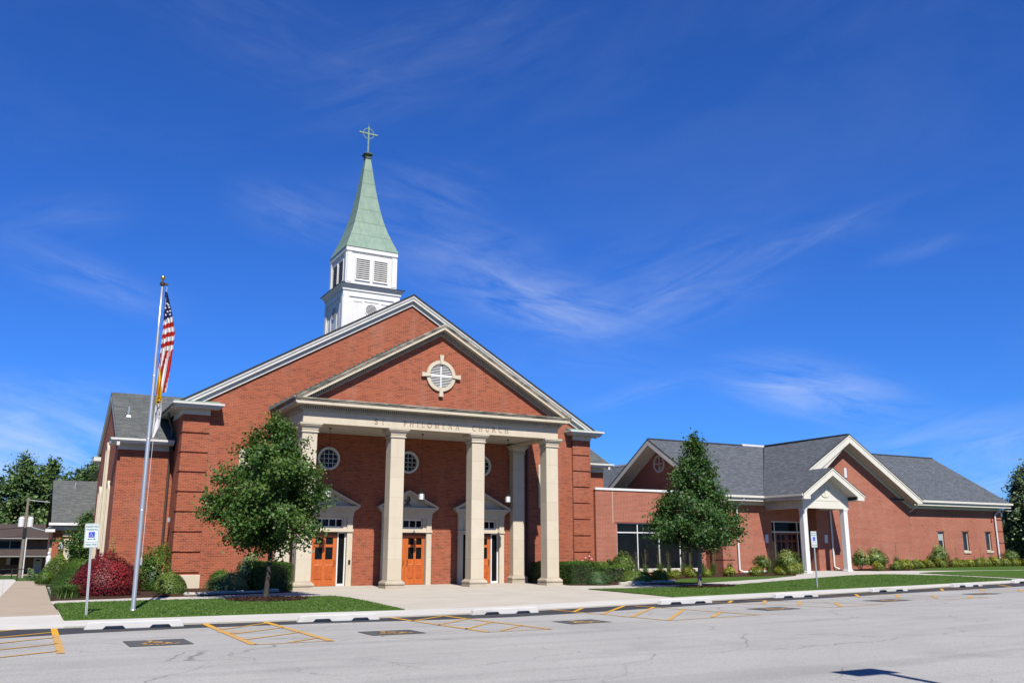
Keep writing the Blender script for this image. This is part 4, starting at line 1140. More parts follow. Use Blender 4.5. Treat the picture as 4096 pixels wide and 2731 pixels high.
# rear wing seen past the left gable
slab(m, [(34.4,15,8.45),(34.4,33,8.45),(25.2,33,2.9),(25.2,15,2.9)]); slab(m, [(34.4,15,8.45),(34.4,33,8.45),(40,33,5),(40,15,5)])
hr = obj('hall_roof', m, M['shingle_hall'], hall)
m = MB(); m.box(33.3, BX+.1, ARY-.02, ARY+.14, ARZ-.02, ARZ+.10); m.box(34.3, 34.5, 15, 33, 8.44, 8.58)
obj('ridge_flashing', m, M['white'], hr)
m = MB(); m.box(XO+.05, 33.3, ARY-.12, ARY+.12, ARZ-.03, ARZ+.035); m.box(BX-.12, BX+.12, BY+.02, ARY-.15, BZ-.04, BZ+.03)
m.box(eR-4.4, CX1-.02, CRY-.12, CRY+.12, CRZ-.035, CRZ+.03)
obj('ridge_cap', m, plain('ridge_shingle', (.055,.058,.062), .9, .1), hr)
cr = M['cream']; cs = M['cream_soffit']
# trim of the gable that faces left (in the YZ plane)
m = MB(); sl = (ARZ-AEZ)/(ARY-AE)
for s2 in (-1, 1):
    q = lambda d, o: (ARY+s2*d, ARZ-sl*d-o)
    e = ARY-AE
    m.prism([q(0,.10), q(e,.10), q(e,.42), q(0,.42)], XO, XO+.06, 'x')
    m.prism([q(0,.36), q(e,.36), q(e,.42), q(0,.42)], XO+.061, XG-.07, 'x')
    m.prism([q(0,.421), q(e-.4,.421), q(e-.4,.62), q(0,.62)], XG-.07, XG-.002, 'x')
obj('gable_trim', m, cr, hall)
m = MB().ring(ARY, 7.0, .46, .57, XG-.07, XG+.01, 36, ax='x')
m.box(XG-.05, XG+.005, ARY-.035, ARY+.035, 6.52, 7.48); m.box(XG-.05, XG+.005, ARY-.48, ARY+.48, 6.965, 7.035)
obj('round_cross_ornament', m, cr, hall)
# front eave of the main range
m = MB(); m.box(XO, eB+.0, AE-.10, AE+.02, AEZ-.13, AEZ-.005)
m.box(XO+.02, eB+.6, AE+.02, AE+.06, AEZ-.32, AEZ-.10); m.box(XG, 32.8, AE+.06, AY-.001, AEZ-.33, AEZ-.29); m.box(XG, 32.8, AY-.03, AY-.002, AEZ-.52, AEZ-.331)
obj('eave_gutter', m, cr, hall)
# big front gable
GY = 4.10
m = MB().wall('y', GY, GY+.3, 32.82, 41.25, -.1, 4.6)
m.prism([(32.82,4.6),(41.25,4.6),(41.25,BZ-HS*5.9-.3),(BX,BZ-.3),(32.82,BZ-HS*2.53-.3)], GY, GY+.3, 'y')
m.box(32.82, 33.12, GY+.3, 6.2, -.1, 6.0); m.box(40.95, 41.25, GY+.3, 9, -.1, 4.6)
obj('gable_wall', m, bh, hall)
m = MB()
xl = 31.45
def cut_gable(m, cx, za, s, xl, xr, o1, o2, zl, zr, y0, y1):
    """gable board whose feet are cut level at zl (left) and zr (right); None leaves the left foot for rakeb"""
    q = [(xl, za-s*(cx-xl)-o1), (cx, za-o1), (xr, za-s*(xr-cx)-o1), (xr, zr), (cx+(za-o2-zr)/s, zr), (cx, za-o2)]
    if zl is None: q += [(xl+o2/s*.98, za-s*(cx-xl)-o1)]
    else: q += [(cx-(za-o2-zl)/s, zl), (xl, zl)]
    m.prism(q, y0, y1, 'y')
def rakeb(m, cx, za, s, xl, xr, o1, o2, y0, y1, lowflat=True):
    """unequal gable board from xl to xr"""
    m.prism([(xl, za-s*(cx-xl)-o1), (cx, za-o1), (xr, za-s*(xr-cx)-o1), (xr, za-s*(xr-cx)-o2), (cx, za-o2), (xl if not lowflat else xl+o2/s*.98, za-s*(cx-xl)-o1 if lowflat else za-s*(cx-xl)-o2)], y0, y1, 'y')
cut_gable(m, BX, BZ, HS, xl, eR, .10, .53, None, zR-.26, BY, BY+.07)
rakeb(m, BX, BZ, HS, xl-.02, eR+.02, .06, .14, BY-.03, BY)
obj('gable_fascia', m, cr, hall)
m = MB(); rakeb(m, BX, BZ, HS, xl+.5, eR-.4, .47, .52, BY+.071, GY-.002)
m.box(eR-.50, eR-.001, BY+.071, GY-.002, zR-.26, zR-.22)
rakeb(m, BX, BZ, HS, 33.0, 41.3, .521, .70, GY-.05, GY-.002)
obj('gable_soffit', m, cs, hall)
m = MB(); rakeb(m, BX, BZ+.012, HS, xl-.04, eR+.04, .0, .06, BY-.035, BY+.02, False)
obj('shingle_edge', m, M['dark_edge'], hall)
obj('wall_speaker', MB().box(35.45, 35.66, GY-.10, GY-.002, 6.0, 6.6), M['sign_white'], hall)
# entrance porch
PF = 2.1
pr = thing('x', 'x', 'x', (0,0,0)); bpy.data.objects.remove(pr)
hw = 2.45
zE = PZ2-HS*hw
m = MB(); cut_gable(m, PX, PZ2, HS, PX-hw, PX+hw, .10, .46, zE-.34, zE-.34, PY, PY+.07); m.chevron(PX, PZ2, HS, hw+.02, .05, .13, PY-.03, PY)
for s2 in (-1, 1):
    a, b = sorted((PX+s2*(hw-.002), PX+s2*(hw-.54))); m.box(a, b, PY+.002, PY+.069, zE-.338, zE-.15)
    a, b = sorted((PX+s2*hw, PX+s2*(hw+.10))); m.box(a, b, PY+.02, GY if s2 > 0 else AE, zE-.17, zE-.03)
    a, b = sorted((PX+s2*hw, PX+s2*(hw-.05))); m.box(a, b, PY+.071, GY if s2 > 0 else AE, zE-.34, zE-.10)
porch_f = obj('porch_fascia', m, cr, hall)
m = MB(); m.chevron(PX, PZ2+.012, HS, hw+.04, .0, .05, PY-.035, PY+.02); obj('porch_roof_edge', m, M['dark_edge'], porch_f)
m = MB()
for s2 in (-1, 1):
    a, b = sorted((PX+s2*(hw-.06), PX+s2*1.86)); m.box(a, b, PY+.072, GY-.01, zE-.33, zE-.30)
m.chevron(PX, PZ2, HS, 1.9, .40, .45, PY+.071, PF+.1)
obj('porch_soffit', m, cs, porch_f)
m = MB().prism([(PX-1.86,4.42),(PX+1.86,4.42),(PX+1.86,PZ2-HS*1.86-.46),(PX,PZ2-.46),(PX-1.86,PZ2-HS*1.86-.46)], PF+.0, PF+.12, 'y')
m.box(PX-1.90, PX+1.90, PF-.03, PF+.25, 4.10+.28, 4.44); m.box(PX-1.86, PX+1.86, PF-.015, PF+.25, 3.94, 4.38)
m.box(PX-1.86, PX-1.60, PF+.25, AY-.002, 3.94, 4.38); m.box(PX+1.60, PX+1.86, PF+.25, GY-.002, 3.94, 4.38)
m.box(PX-1.90, PX-1.62, PF+.25, AY-.003, 4.38, 4.46)
m.box(PX-1.6, PX+1.6, PF+.25, GY, 4.30, 4.34)
pb = obj('porch_beam', m, cr, hall)
m = MB().ring(PX, 4.98, .36, .40, PF-.04, PF+.001, 36); m.box(PX-.02, PX+.02, PF-.035, PF+.001, 4.62, 5.34); m.box(PX-.36, PX+.36, PF-.034, PF+.001, 5.05, 5.09)
obj('cross_ornament', m, cr, pb)
for x in (PX-1.70, PX+1.58):
    gz = g(x, PF)
    m = MB().stack(x, PF+.16, [(.155,.155,gz-.1),(.155,.155,3.82)]); m.stack(x, PF+.16, [(.20,.20,gz-.1),(.20,.20,gz+.10),(.17,.17,gz+.13)])
    m.stack(x, PF+.16, [(.165,.165,3.80),(.175,.175,3.86),(.19,.19,3.938)])
    bevel(obj('porch_column', m, M['white'], hall), .008)
# entrance doors
x0, x1, z0, z1 = ENT
m = MB()
YE = AY+.10
for a, b, c, d in ((x0,x0+.06,.22,3.3),(x1-.06,x1,.22,3.3),(x0,x1,3.23,3.29),(x0,x1,2.62,2.70),(x0+.28,x0+.34,.22,3.23),(x1-.34,x1-.28,.22,3.23)): m.box(a, b, YE-.001*len(m.v)/8, YE+.08, c, d)
fr = obj('entrance_frame', m, cr, hall)
obj('entrance_glass', MB().box(x0+.02, x1-.02, YE+.06, YE+.07, .22, 3.27), M['glass'], fr)
mid = (x0+x1)/2
for s2 in (-1, 1):
    a, b = sorted((mid+s2*.006, mid+s2*(.905)))
    glazed_door(a, b, .33, 2.615, YE+.0, hall, LITES, PANELS, mid+s2*.1, M['wood_dark'])
for x, y in ((29.62, AY), (33.46, GY)):
    m = MB().box(x-.10, x+.10, y-.10, y-.02, 2.02, 2.50); ml = obj('wall_lamp', m, M['lamp_glass'], hall)
    obj('lamp_back_plate', MB().box(x-.12, x+.12, y-.02, y-.001, 2.0, 2.52), M['grey_trim'], ml)
# right wing
FY = 4.6
wins = [(44.52,45.12,1.52,2.80),(47.06,47.66,1.54,2.82),(49.50,50.10,1.56,2.84)]
m = MB().wall('y', FY, FY+.3, 41.26, 51.35, -.1, 4.5, wins); m.box(51.05, 51.35, FY+.3, 15.2, -.1, 4.5)
m.prism([(FY,4.5),(15.25,4.5),(CRY,CRZ-.3)], 51.05, 51.35, 'x')
obj('wing_wall', m, bh, hall)
obj('hall_quoin', quoin_strips(50.72, 51.41, FY-.06, FY+.5, [.5+.80*k for k in range(1, 5)], -.1, 4.25), bh, hall)
for i, (a, b, c, d) in enumerate(wins):
    m = MB().wall('y', FY+.10, FY+.16, a, b, c, d, [(a+.045, b-.045, c+.05, d-.05)])
    w = obj('window_frame', m, cr, hall)
    obj('window_glass', MB().box(a+.03, b-.03, FY+.13, FY+.138, c+.03, d-.03), M['glass_blue'], w)
    bevel(obj('window_sill', MB().box(a-.06, b+.06, FY-.06, FY+.12, c-.15, c-.002), M['stone'], w), .01)
    obj('window_lintel', MB().box(a-.12, b+.12, FY-.008, FY+.05, d+.002, d+.05), bpy.data.materials['rust_lintel'], w)
    if i == 0: obj('roller_blind', MB().box(a+.05, b-.05, FY+.122, FY+.127, c+.72, d-.05), M['blind'], w)
    obj('room_dark_sheet', MB().box(a-.3, b+.3, FY+1.2, FY+1.25, c-.3, d+.3), M['painted_dark'], w)  # dark backing paints the unlit room behind each small window
m = MB().box(eR+.0, CX1+.06, CE-.12, CE, 4.66, 4.79); m.box(eR, CX1, CE, CE+.05, 4.46, 4.70); m.box(eR-.6, CX1, CE+.05, FY-.002, 4.47, 4.50); m.box(41.3, 51.3, FY-.04, FY-.003, 4.28, 4.469)
m.box(51.36, CX1, CE+.05, FY+.7, 4.28, 4.32)
obj('wing_gutter', m, cr, hall)
m = MB(); s3 = (CRZ-4.8)/(CRY-CE)
for s2 in (-1, 1):
    q = lambda d, o: (CRY+s2*d, CRZ-s3*d-o); e = CRY-CE
    m.prism([q(0,.08), q(e,.08), q(e,.34), q(0,.34)], CX1-.05, CX1-.0, 'x')
obj('wing_rake', m, cr, hall)
bell = obj('fire_bell', MB().box(50.28, 50.42, FY-.07, FY-.001, 3.55, 3.75), M['alarm_red'], hall)
obj('strobe', MB().box(50.33, 50.37, FY-.09, FY-.071, 3.62, 3.68), M['sign_white'], bell)
# downspouts
def dsp(*pts): return obj('downspout', MB().tube(pts, .055, 8), M['white'] , hall)
dsp((27.5,AE+.0,4.6),(27.5,AE+.02,4.45),(27.35,AY-.10,4.0),(27.35,AY-.10,g(27.3,AY)+.22),(27.5,AY-.25,g(27.3,AY)+.10),(29.2,AY-.45,g(29,AY)+.10))
dsp((33.96,GY-.08,3.9),(33.98,GY-.08,.62),(34.15,GY-.3,.48))
dsp((41.55,BY+.4,4.5),(41.5,3.7,4.35),(41.42,FY-.10,3.85),(41.42,FY-.10,.75),(41.55,FY-.4,.60))
dsp((51.0,CE-.05,4.65),(50.95,CE+.1,4.45),(50.62,FY-.11,4.0),(50.62,FY-.11,.7))
obj('gas_meter', MB().box(51.42, 51.7, 4.8, 5.1, .9, 1.2), M['galv'], hall)

# low brick house behind the right wing
hb = thing('brick_outbuilding', 'dark brick low building half hidden behind the tree at the far right', 'building', (62, 16, .4))
obj('wall', MB().box(57, 72, 14, 20, -.3, 3.4), brick('outbuilding_brick', (.20,.06,.045), (.16,.05,.038), (.25,.17,.13)), hb)
obj('ledge', MB().box(56.95, 72.05, 13.93, 14, 1.2, 1.3), M['grey_trim'], hb)
obj('roof', MB().prism([(13.5,3.4),(20.5,3.4),(17,5.2)], 56.6, 72.4, 'x'), M['shingle_hall'], hb)

# ------------------------------------------------------------------ buildings at the back left
ax = thing('parish_house', 'one storey brick house with grey shingle roof behind the left side of the church', 'house', (-4, 30, -.1))
AXY = 30.0
m = MB().wall('y', AXY, AXY+.3, -7.5, 4, -.6, 2.85, [(-6.55,-5.75,-.1,2.0)]); m.box(-7.5, -7.2, AXY+.3, 38, -.6, 2.85); m.prism([(AXY,2.85),(38,2.85),(AXY+4,5.9)], -7.5, -7.2, 'x')
obj('wall', m, M['brick'], ax)
m = MB()
for y0 in (AXY-.55, AXY+8.55): m.prism([(y0,3.27),(AXY+4,6.28),(AXY+4,6.2),(y0,3.19)], -7.72, 4.3, 'x')
rf = obj('roof', m, M['shingle'], ax)
obj('vent_pipe', MB().tube([(-6.35,33.2,5.5),(-6.35,33.2,6.12)], .06, 8), M['galv'], rf)
m = MB().box(-7.85, 4.3, AXY-.66, AXY-.52, 3.14, 3.30); m.box(-7.6, 4.3, AXY-.04, AXY-.001, 2.84, 3.1); m.box(-8.0, -7.45, AXY-.55, AXY+.3, 2.72, 2.90)
m.box(-7.75, -7.66, AXY-.5, AXY+4, 3.0, 3.1)
obj('cornice', m, M['white'], ax)
m = MB()
for a, b, c, d in ((-6.82,-6.5,-.4,2.05),(-5.82,-5.5,-.4,2.05),(-6.9,-5.4,2.06,2.3),(-6.95,-5.35,2.45,2.62)): m.box(a, b, AXY-.10-.01*(c > 0), AXY-.002, c, d)
ds_ = obj('door_surround', m, M['stone'], ax)
m = MB().wall('y', AXY+.05, AXY+.1, -6.55, -5.75, -.1, 2.0, [(-6.45,-6.0,0,1.9)]); obj('door', m, M['white'], ax)
obj('door_glass', MB().box(-6.5,-5.9,AXY+.12,AXY+.13,-.05,1.95), M['glass'], ax)
lm = obj('wall_lantern', MB().stack(-7.02, AXY-.14, [(.09,.09,1.62),(.12,.12,1.66),(.12,.12,1.98),(.03,.03,2.1)]), M['galv'], ax)
obj('shutter_trim', MB().box(-7.66,-7.505,AXY+.3,AXY+1.2,-.3,2.0), M['stone'], ax)

hs2 = thing('tan_brick_house', 'two storey tan brick house with brown roof and long front porch across the far lawn', 'house', (-12, 62, -.5))
HY = 60.0
m = MB().wall('y', HY, HY+.3, -24, -2, -.9, 2.6, [(-10.75,-8.9,1.75,2.5)])
obj('wall', m, M['brick_tan'], hs2)
m = MB().prism([(HY-.8,2.66),(HY+7,2.66),(HY+3.4,4.05)], -25, -1.5, 'x'); obj('roof', m, M['shingle_brown'], hs2)
obj('gutter', MB().box(-25, -1.5, HY-.95, HY-.8, 2.62, 2.70), M['grey_trim'], hs2); obj('gutter', MB().box(-25, -1.5, HY-2.95, HY-2.8, 1.05, 1.12), M['grey_trim'], hs2)
m = MB().prism([(HY-2.8,1.06),(HY-.001,1.75),(HY-.001,1.65),(HY-2.8,.98)], -25, -1.5, 'x'); obj('porch_roof', m, M['shingle_brown'], hs2)
m = MB().wall('y', HY+.05, HY+.1, -10.75, -8.9, 1.75, 2.5, [(-10.7,-9.85,1.8,2.45),(-9.8,-8.95,1.8,2.45)]); w = obj('window_frame', m, M['white'], hs2)
obj('window_glass', MB().box(-10.75,-8.9,HY+.11,HY+.12,1.75,2.5), M['glass'], w)
for a in (-11.1, -8.87): obj('shutter', MB().box(a,a+.34,HY-.04,HY-.001,1.72,2.52), M['white'], hs2)
m = MB().box(-7.75,-7.05,HY-.06,HY-.002,-.45,.92); dr = obj('front_door', m, M['sign_white'], hs2)
obj('fan_light', MB().prism(arc(-7.4,.66,.2,.14,0,180,8), HY-.07, HY-.061, 'y'), M['glass'], dr)
obj('porch_shutter', MB().box(-9.95,-9.65,HY-.04,HY-.002,.35,.98), M['cream'], hs2)
obj('porch_window', MB().box(-9.6,-9.0,HY-.03,HY-.002,.35,.98), M['glass'], hs2)
for x in (-12.5, -6.55): obj('porch_post', MB().box(x-.06, x+.06, HY-2.7, HY-2.58, -.6, 1.0), M['white'], hs2)
obj('porch_floor', MB().box(-25, -1.5, HY-2.9, HY-.01, -.9, -.48), M['concrete_tan'], hs2)

# ------------------------------------------------------------------ wheel stops
def wheel_stop_mesh():
    m = MB()
    L, h = 1.03, .155
    front = [(-L,0),(-.66,0),(-.60,.062),(-.26,.062),(-.20,0),(.30,0),(.36,.062),(.70,.062),(.76,0),(L,0),(L-.05,h*.75),(L-.10,h),(-L+.10,h),(-L+.05,h*.75)]
    m.prism(front, -.09, .02, 'y')
    m.prism([p for p in front if p[1] > .07 or abs(p[0]) == L], .02, .09, 'y')
    return m
STOPS = [(-7.33,-13.74,.0,'white concrete wheel stop nearest the left frame edge in front of the flagpole'),
         (-2.70,-13.86,.0,'white wheel stop in front of the young maple tree on the left lawn'),
         (2.06,-13.55,.01,'white wheel stop in front of the wide walk leading to the church portico'),
         (8.55,-13.2,.02,'white wheel stop at the left tip of the right lawn'),
         (13.5,-12.9,.04,'white wheel stop on the kerb between the right maple and the right parking sign'),
         (18.75,-12.35,.06,'white wheel stop just right of the right handicapped sign'),
         (23.85,-11.9,.10,'white wheel stop at the far right below the three hall windows'),
         (28.6,-11.3,.12,'white wheel stop cut by the right frame edge')]
ws0 = None
for x, y, a, lab in STOPS:
    if ws0 is None:
        ws0 = obj('wheel_stop', wheel_stop_mesh(), M['concrete_stop']); bevel(ws0, .014)
        o = ws0; tag(o, lab, 'wheel stop')
    else:
        o = ws0.copy(); COL.objects.link(o); o['label'] = lab
    o['group'] = 'wheel stops along the kerb'
    o.location = (x, y, g(x, y) + .004); o.rotation_euler = (0, 0, a)

# ------------------------------------------------------------------ flagpole and its two flags
FX, FYY = -6.83, -8.83; fz = g(FX, FYY) + .05
fp = thing('flagpole', 'tall brushed aluminium flagpole topped by a gold ball on the left lawn', 'flagpole', (FX, FYY, fz))
TOPZ = 9.25
m = MB().lathe(FX, FYY, [(.066,fz-.1),(.066,fz+.02),(.062,fz+.05),(.062,2.6),(.058,4.2),(.050,6.0),(.040,7.8),(.031,TOPZ-.15)], 20)
obj('pole', m, M['alu'], fp, smooth=True)
m = MB()
for z, r in ((2.62,.064),(4.6,.058),(6.4,.050)): m.lathe(FX, FYY, [(r,z),(r+.004,z+.01),(r,z+.02)], 16)
obj('joint_ring', m, M['galv'], fp)
obj('flash_collar', MB().lathe(FX, FYY, [(.10,fz-.02),(.10,fz+.01),(.07,fz+.03)], 20), M['alu'], fp, smooth=True)
m = MB().lathe(FX, FYY, [(.045,TOPZ-.15),(.075,TOPZ-.13),(.075,TOPZ-.06),(.03,TOPZ-.03),(.02,TOPZ+.02)], 14); m.box(FX+.05, FX+.16, FYY-.03, FYY+.03, TOPZ-.13, TOPZ-.07)
obj('truck', m, M['bronze'], fp)
m = MB().lathe(FX, FYY, [(.02,TOPZ+.0)]+[(.068*math.sin(math.pi*i/12), TOPZ+.09-.068*math.cos(math.pi*i/12)) for i in range(1,12)]+[(.004,TOPZ+.159)], 20)
obj('finial_ball', m, M['gold'], fp, smooth=True)
obj('halyard', MB().tube([(FX+.13,FYY,TOPZ-.1),(FX+.125,FYY-.02,5),(FX+.10,FYY-.02,1.3)], .006, 5), M['flag_white'], fp)
obj('cleat', MB().box(FX+.07,FX+.12,FYY-.02,FYY+.02,1.15,1.35), M['galv'], fp)
def flag(name, ztop, zbot, wfun, colour, mats, nu=26, nv=90, depth=.07, folds=3.2):
    """limp cloth: pleated strip hanging beside the pole; u across, t down"""
    m = MB(); vs = []
    for j in range(nv+1):
        t = j/nv; w0 = wfun(t)
        for i in range(nu+1):
            u = i/nu
            ph = u*folds*math.pi*2 + 2.2*t + .5*math.sin(7*t)
            x = FX + .085 + .02*math.sin(5*t) + u*w0 + .012*math.sin(ph*1.0)
            y = FYY - .05 + depth*math.cos(ph)*(.35+.65*min(1, t*2.2)) + .03*math.sin(9*t+u*3)
            z = ztop - (ztop-zbot)*t*(1-.04*u) - .05*u*math.sin(3*t)
            vs.append((x, y, z))
    m.v = vs
    for j in range(nv):
        for i in range(nu):
            m.f.append([j*(nu+1)+i, j*(nu+1)+i+1, (j+1)*(nu+1)+i+1, (j+1)*(nu+1)+i])
            m.m.append(colour((i+.5)/nu, (j+.5)/nv))
    return obj(name, m, mats, None, smooth=True, normals=False)
def us_col(u, t):
    s = t + .05*u
    if s < .285: return 0
    if s < .60:                                   # stripes crossing the folds
        k = int((s-.285)/.045); return 1 if k % 2 == 0 else 2
    q = u*1.0 + .75*(t-.6)                        # stripes running down the fly
    k = int((q+.12)/.25); return 2 if k % 2 == 0 else 1
us = flag('national_flag', 8.92, 5.85, lambda t: .05+.24*min(1, t*2.6)+.05*math.sin(3.1*t), us_col, [M['flag_blue'], M['flag_white'], M['flag_red']])
tag(us, 'limp star spangled red white and blue flag hanging from the upper flagpole', 'flag')
def star(cx, cz, r, y):
    return [(cx + (r if i % 2 == 0 else r*.4)*math.sin(math.pi*i/5), y, cz + (r if i % 2 == 0 else r*.4)*math.cos(math.pi*i/5)) for i in range(10)]
m = MB(); dg = us.data.vertices
for j, i in ((11,9),(14,17),(15,5),(18,13),(20,20),(21,6),(24,13),(23,22),(17,22),(12,16)):
    p = dg[j*27+i].co; m.add(star(p.x, p.z, .036, FYY-.145), [tuple(range(10))])
so_ = obj('star', m, M['flag_white'], us, normals=False)
pf = flag('papal_flag', 6.65, 4.62, lambda t: .06+.15*min(1, t*1.6)*(1 if t < .86 else max(.15, 1-(t-.86)*5)), lambda u, t: 0 if t + .10*(u-.4) < .50 else 1, [M['flag_yellow'], M['flag_white']], depth=.05, folds=1.6)
tag(pf, 'limp yellow and white flag with crossed keys hanging below the national flag', 'flag')
m = MB()
T = lambda u, v, d: (FX+.10+u*.14, FYY-.13, 5.30+v*.34)
for st in ([(.1,.0),(.8,.9)], [(.8,.0),(.1,.9)], [(.62,.72),(.82,.60)]): m.stroke(st, .07, 0, 0, T)
m.stroke(arc(.1,.0,.12,.08,0,360,8), .06, 0, 0, T); m.stroke(arc(.8,.0,.12,.08,0,360,8), .06, 0, 0, T)
obj('keys_emblem', m, M['bronze'], pf, normals=False)
m = MB(); m.stroke([(.1,1.02),(.85,1.05)], .10, 0, 0, T); m.stroke(arc(.47,1.2,.28,.2,0,180,8), .08, 0, 0, T)
obj('tiara_emblem', m, M['gold'], pf, normals=False)

# ------------------------------------------------------------------ reserved parking signs
def text_mesh(txt, size, name, mat, parent, place, sx=1.0):
    cu = bpy.data.curves.new(name, 'FONT'); cu.body = txt; cu.size = size; cu.align_x = 'CENTER'; cu.align_y = 'CENTER'
    cu.extrude = .0; cu.offset = size*.022
    tmp = bpy.data.objects.new(name, cu)
    me = bpy.data.meshes.new_from_object(tmp); bpy.data.objects.remove(tmp); bpy.data.curves.remove(cu)
    for v in me.vertices: v.co = place(v.co.x*sx, v.co.y)
    me.materials.clear(); me.materials.append(mat)
    o = bpy.data.objects.new(name, me); COL.objects.link(o); o.parent = parent
    return o
def rrect(w, h, r, n=5):
    p = []
    for cx, cz, a0 in ((w/2-r,h/2-r,0),(-w/2+r,h/2-r,90),(-w/2+r,-h/2+r,180),(w/2-r,-h/2+r,270)):
        p += [(cx+r*math.cos(R(a0+90*i/n)), cz+r*math.sin(R(a0+90*i/n))) for i in range(n+1)]
    return p
def parking_sign(x, y, label, top, lean, w=.305, h=.61, rz=-10):
    z0 = g(x, y) + .04
    t = thing('parking_sign', label, 'sign', (0, 0, 0))       # built upright at the origin, then placed
    post_h = top - z0
    m = MB(); m.box(-.028,-.020,-.012,.018,-.1,post_h); m.box(.020,.028,-.012,.018,-.1,post_h); m.box(-.020,.020,-.012,-.004,-.1,post_h)
    obj('post', m, M['perforated'], t)
    zc = post_h + .02 - h/2
    yb = -.016
    board = obj('sign_board', MB().prism([(u, zc+v) for u, v in rrect(w, h, .035)], yb-.003, yb, 'y'), M['sign_white'], t)
    def border(ww, hh_, r, th, zz):
        a = rrect(ww, hh_, r); b = rrect(ww-2*th, hh_-2*th, max(.002, r-th)); n = len(a); m = MB()
        m.add([(u, yb-.0045, zz+v) for u, v in a] + [(u, yb-.0045, zz+v) for u, v in b], [(i, (i+1)%n, n+(i+1)%n, n+i) for i in range(n)])
        return m
    m = border(w-.022, h-.022, .028, .007, zc); m.box(-w/2+.014, w/2-.014, yb-.0045, yb-.004, zc-h*.275, zc-h*.263)
    obj('sign_border', m, M['sign_green'], board, normals=False)
    text_mesh('RESERVED', .064, 'sign_text', M['sign_green'], board, lambda u, v: (u, yb-.0047, zc+h*.365+v))
    text_mesh('PARKING', .064, 'sign_text', M['sign_green'], board, lambda u, v: (u, yb-.0047, zc+h*.24+v))
    text_mesh('$350 FINE', .066, 'sign_text', M['sign_green'], board, lambda u, v: (u, yb-.0047, zc-h*.375+v), .92)
    bz = zc + h*.03
    obj('blue_panel', MB().prism([(u, bz+v) for u, v in rrect(.145, .145, .012)], yb-.0050, yb-.0045, 'y'), M['blue'], board)
    obj('access_symbol', symbol_mesh(.095, lambda u, v, d: (-.066+u*.125, yb-.0055, bz-.062+v*.125), 0, 0), M['sign_white'], board, normals=False)
    m = MB(); az = zc - h*.155
    m.box(-.07, .07, yb-.0048, yb-.0045, az-.007, az+.007)
    for s in (-1, 1): m.add([(s*.098,yb-.0047,az),(s*.06,yb-.0047,az+.024),(s*.06,yb-.0047,az-.024)], [(0,1,2)])
    obj('arrow', m, M['sign_green'], board, normals=False)
    m = MB()
    for zz in (zc+h*.44, zc-h*.44): m.disc(0, zz, .008, yb-.0065, yb-.0046, 8)
    obj('bolt', m, M['galv'], board)
    t.location = (x, y, z0); t.rotation_euler = (0, R(lean), R(rz))
    return t
parking_sign(-8.07, -10.09, 'reserved parking sign with blue wheelchair panel on a steel post beside the flagpole', 2.20, -1.6, .34, .61)
parking_sign(17.89, -9.74, 'small reserved parking sign on the right lawn in front of the hall porch', 2.27, -.5, .305, .62, -2)

# ------------------------------------------------------------------ hanging lanterns
lan0 = None
for i, b in enumerate((1.70, 6.01, 10.40)):
    lab = ('hanging lantern half hidden by the left maple in front of the left church door', 'hanging white lantern on a long rod in front of the middle church door', 'hanging white lantern at the right end of the portico beside the rear pilaster')[i]
    if lan0 is None:
        t = thing('hanging_lantern', lab, 'lantern', (b, 1.8, 3.72), 'lanterns hanging in the portico')
        obj('glass_shade', MB().lathe(b, 1.8, [(.125,3.76),(.128,3.77),(.128,4.03),(.125,4.035)], 20), M['lamp_glass'], t)
        m = MB().lathe(b, 1.8, [(.03,3.70),(.14,3.725),(.14,3.76),(.13,3.765)], 20); m.lathe(b, 1.8, [(.14,4.03),(.14,4.06),(.09,4.09),(.02,4.13)], 20)
        for k in range(4): a = k*math.pi/2+.4; m.box(b+.132*math.cos(a)-.008, b+.132*math.cos(a)+.008, 1.8+.132*math.sin(a)-.008, 1.8+.132*math.sin(a)+.008, 3.75, 4.05)
        obj('metal_frame', m, M['black_metal'], t)
        m = MB().tube([(b,1.8,4.12),(b,1.8,6.70)], .009, 5); m.ring(b, 4.22, .03, .045, 1.79, 1.81, 12)
        m.lathe(b, 1.8, [(.06,6.66),(.06,6.70)], 12)
        obj('hanging_rod', m, M['black_metal'], t)
        lan0 = t
    else: dup(lan0, (b, 1.8, 3.72), lab)

# ------------------------------------------------------------------ lamp post of the lot, just outside the frame
HX, HYY = .80, -26.95
hh = 6.5
px_, py_ = HX - SUN_TRAVEL.x/-SUN_TRAVEL.z*hh, HYY - SUN_TRAVEL.y/-SUN_TRAVEL.z*hh
lp = thing('lot_lamp_post', 'steel lamp post of the parking lot whose shadow falls at lower right', 'lamp post', (px_+.12, py_-.1, -.14))
m = MB().lathe(px_+.12, py_-.1, [(.26,-.3),(.26,.5),(.22,.55)], 18); obj('base', m, M['concrete_white'], lp)
m = MB().lathe(px_+.12, py_-.1, [(.085,.5),(.075,hh-.1)], 14); obj('pole', m, M['bronze'], lp)
m = MB().stack(px_-.05, py_+.05, [(.30,.17,hh-.02),(.42,.22,hh+.04),(.42,.22,hh+.16),(.30,.15,hh+.22)]); obj('lamp_head', m, M['bronze'], lp)

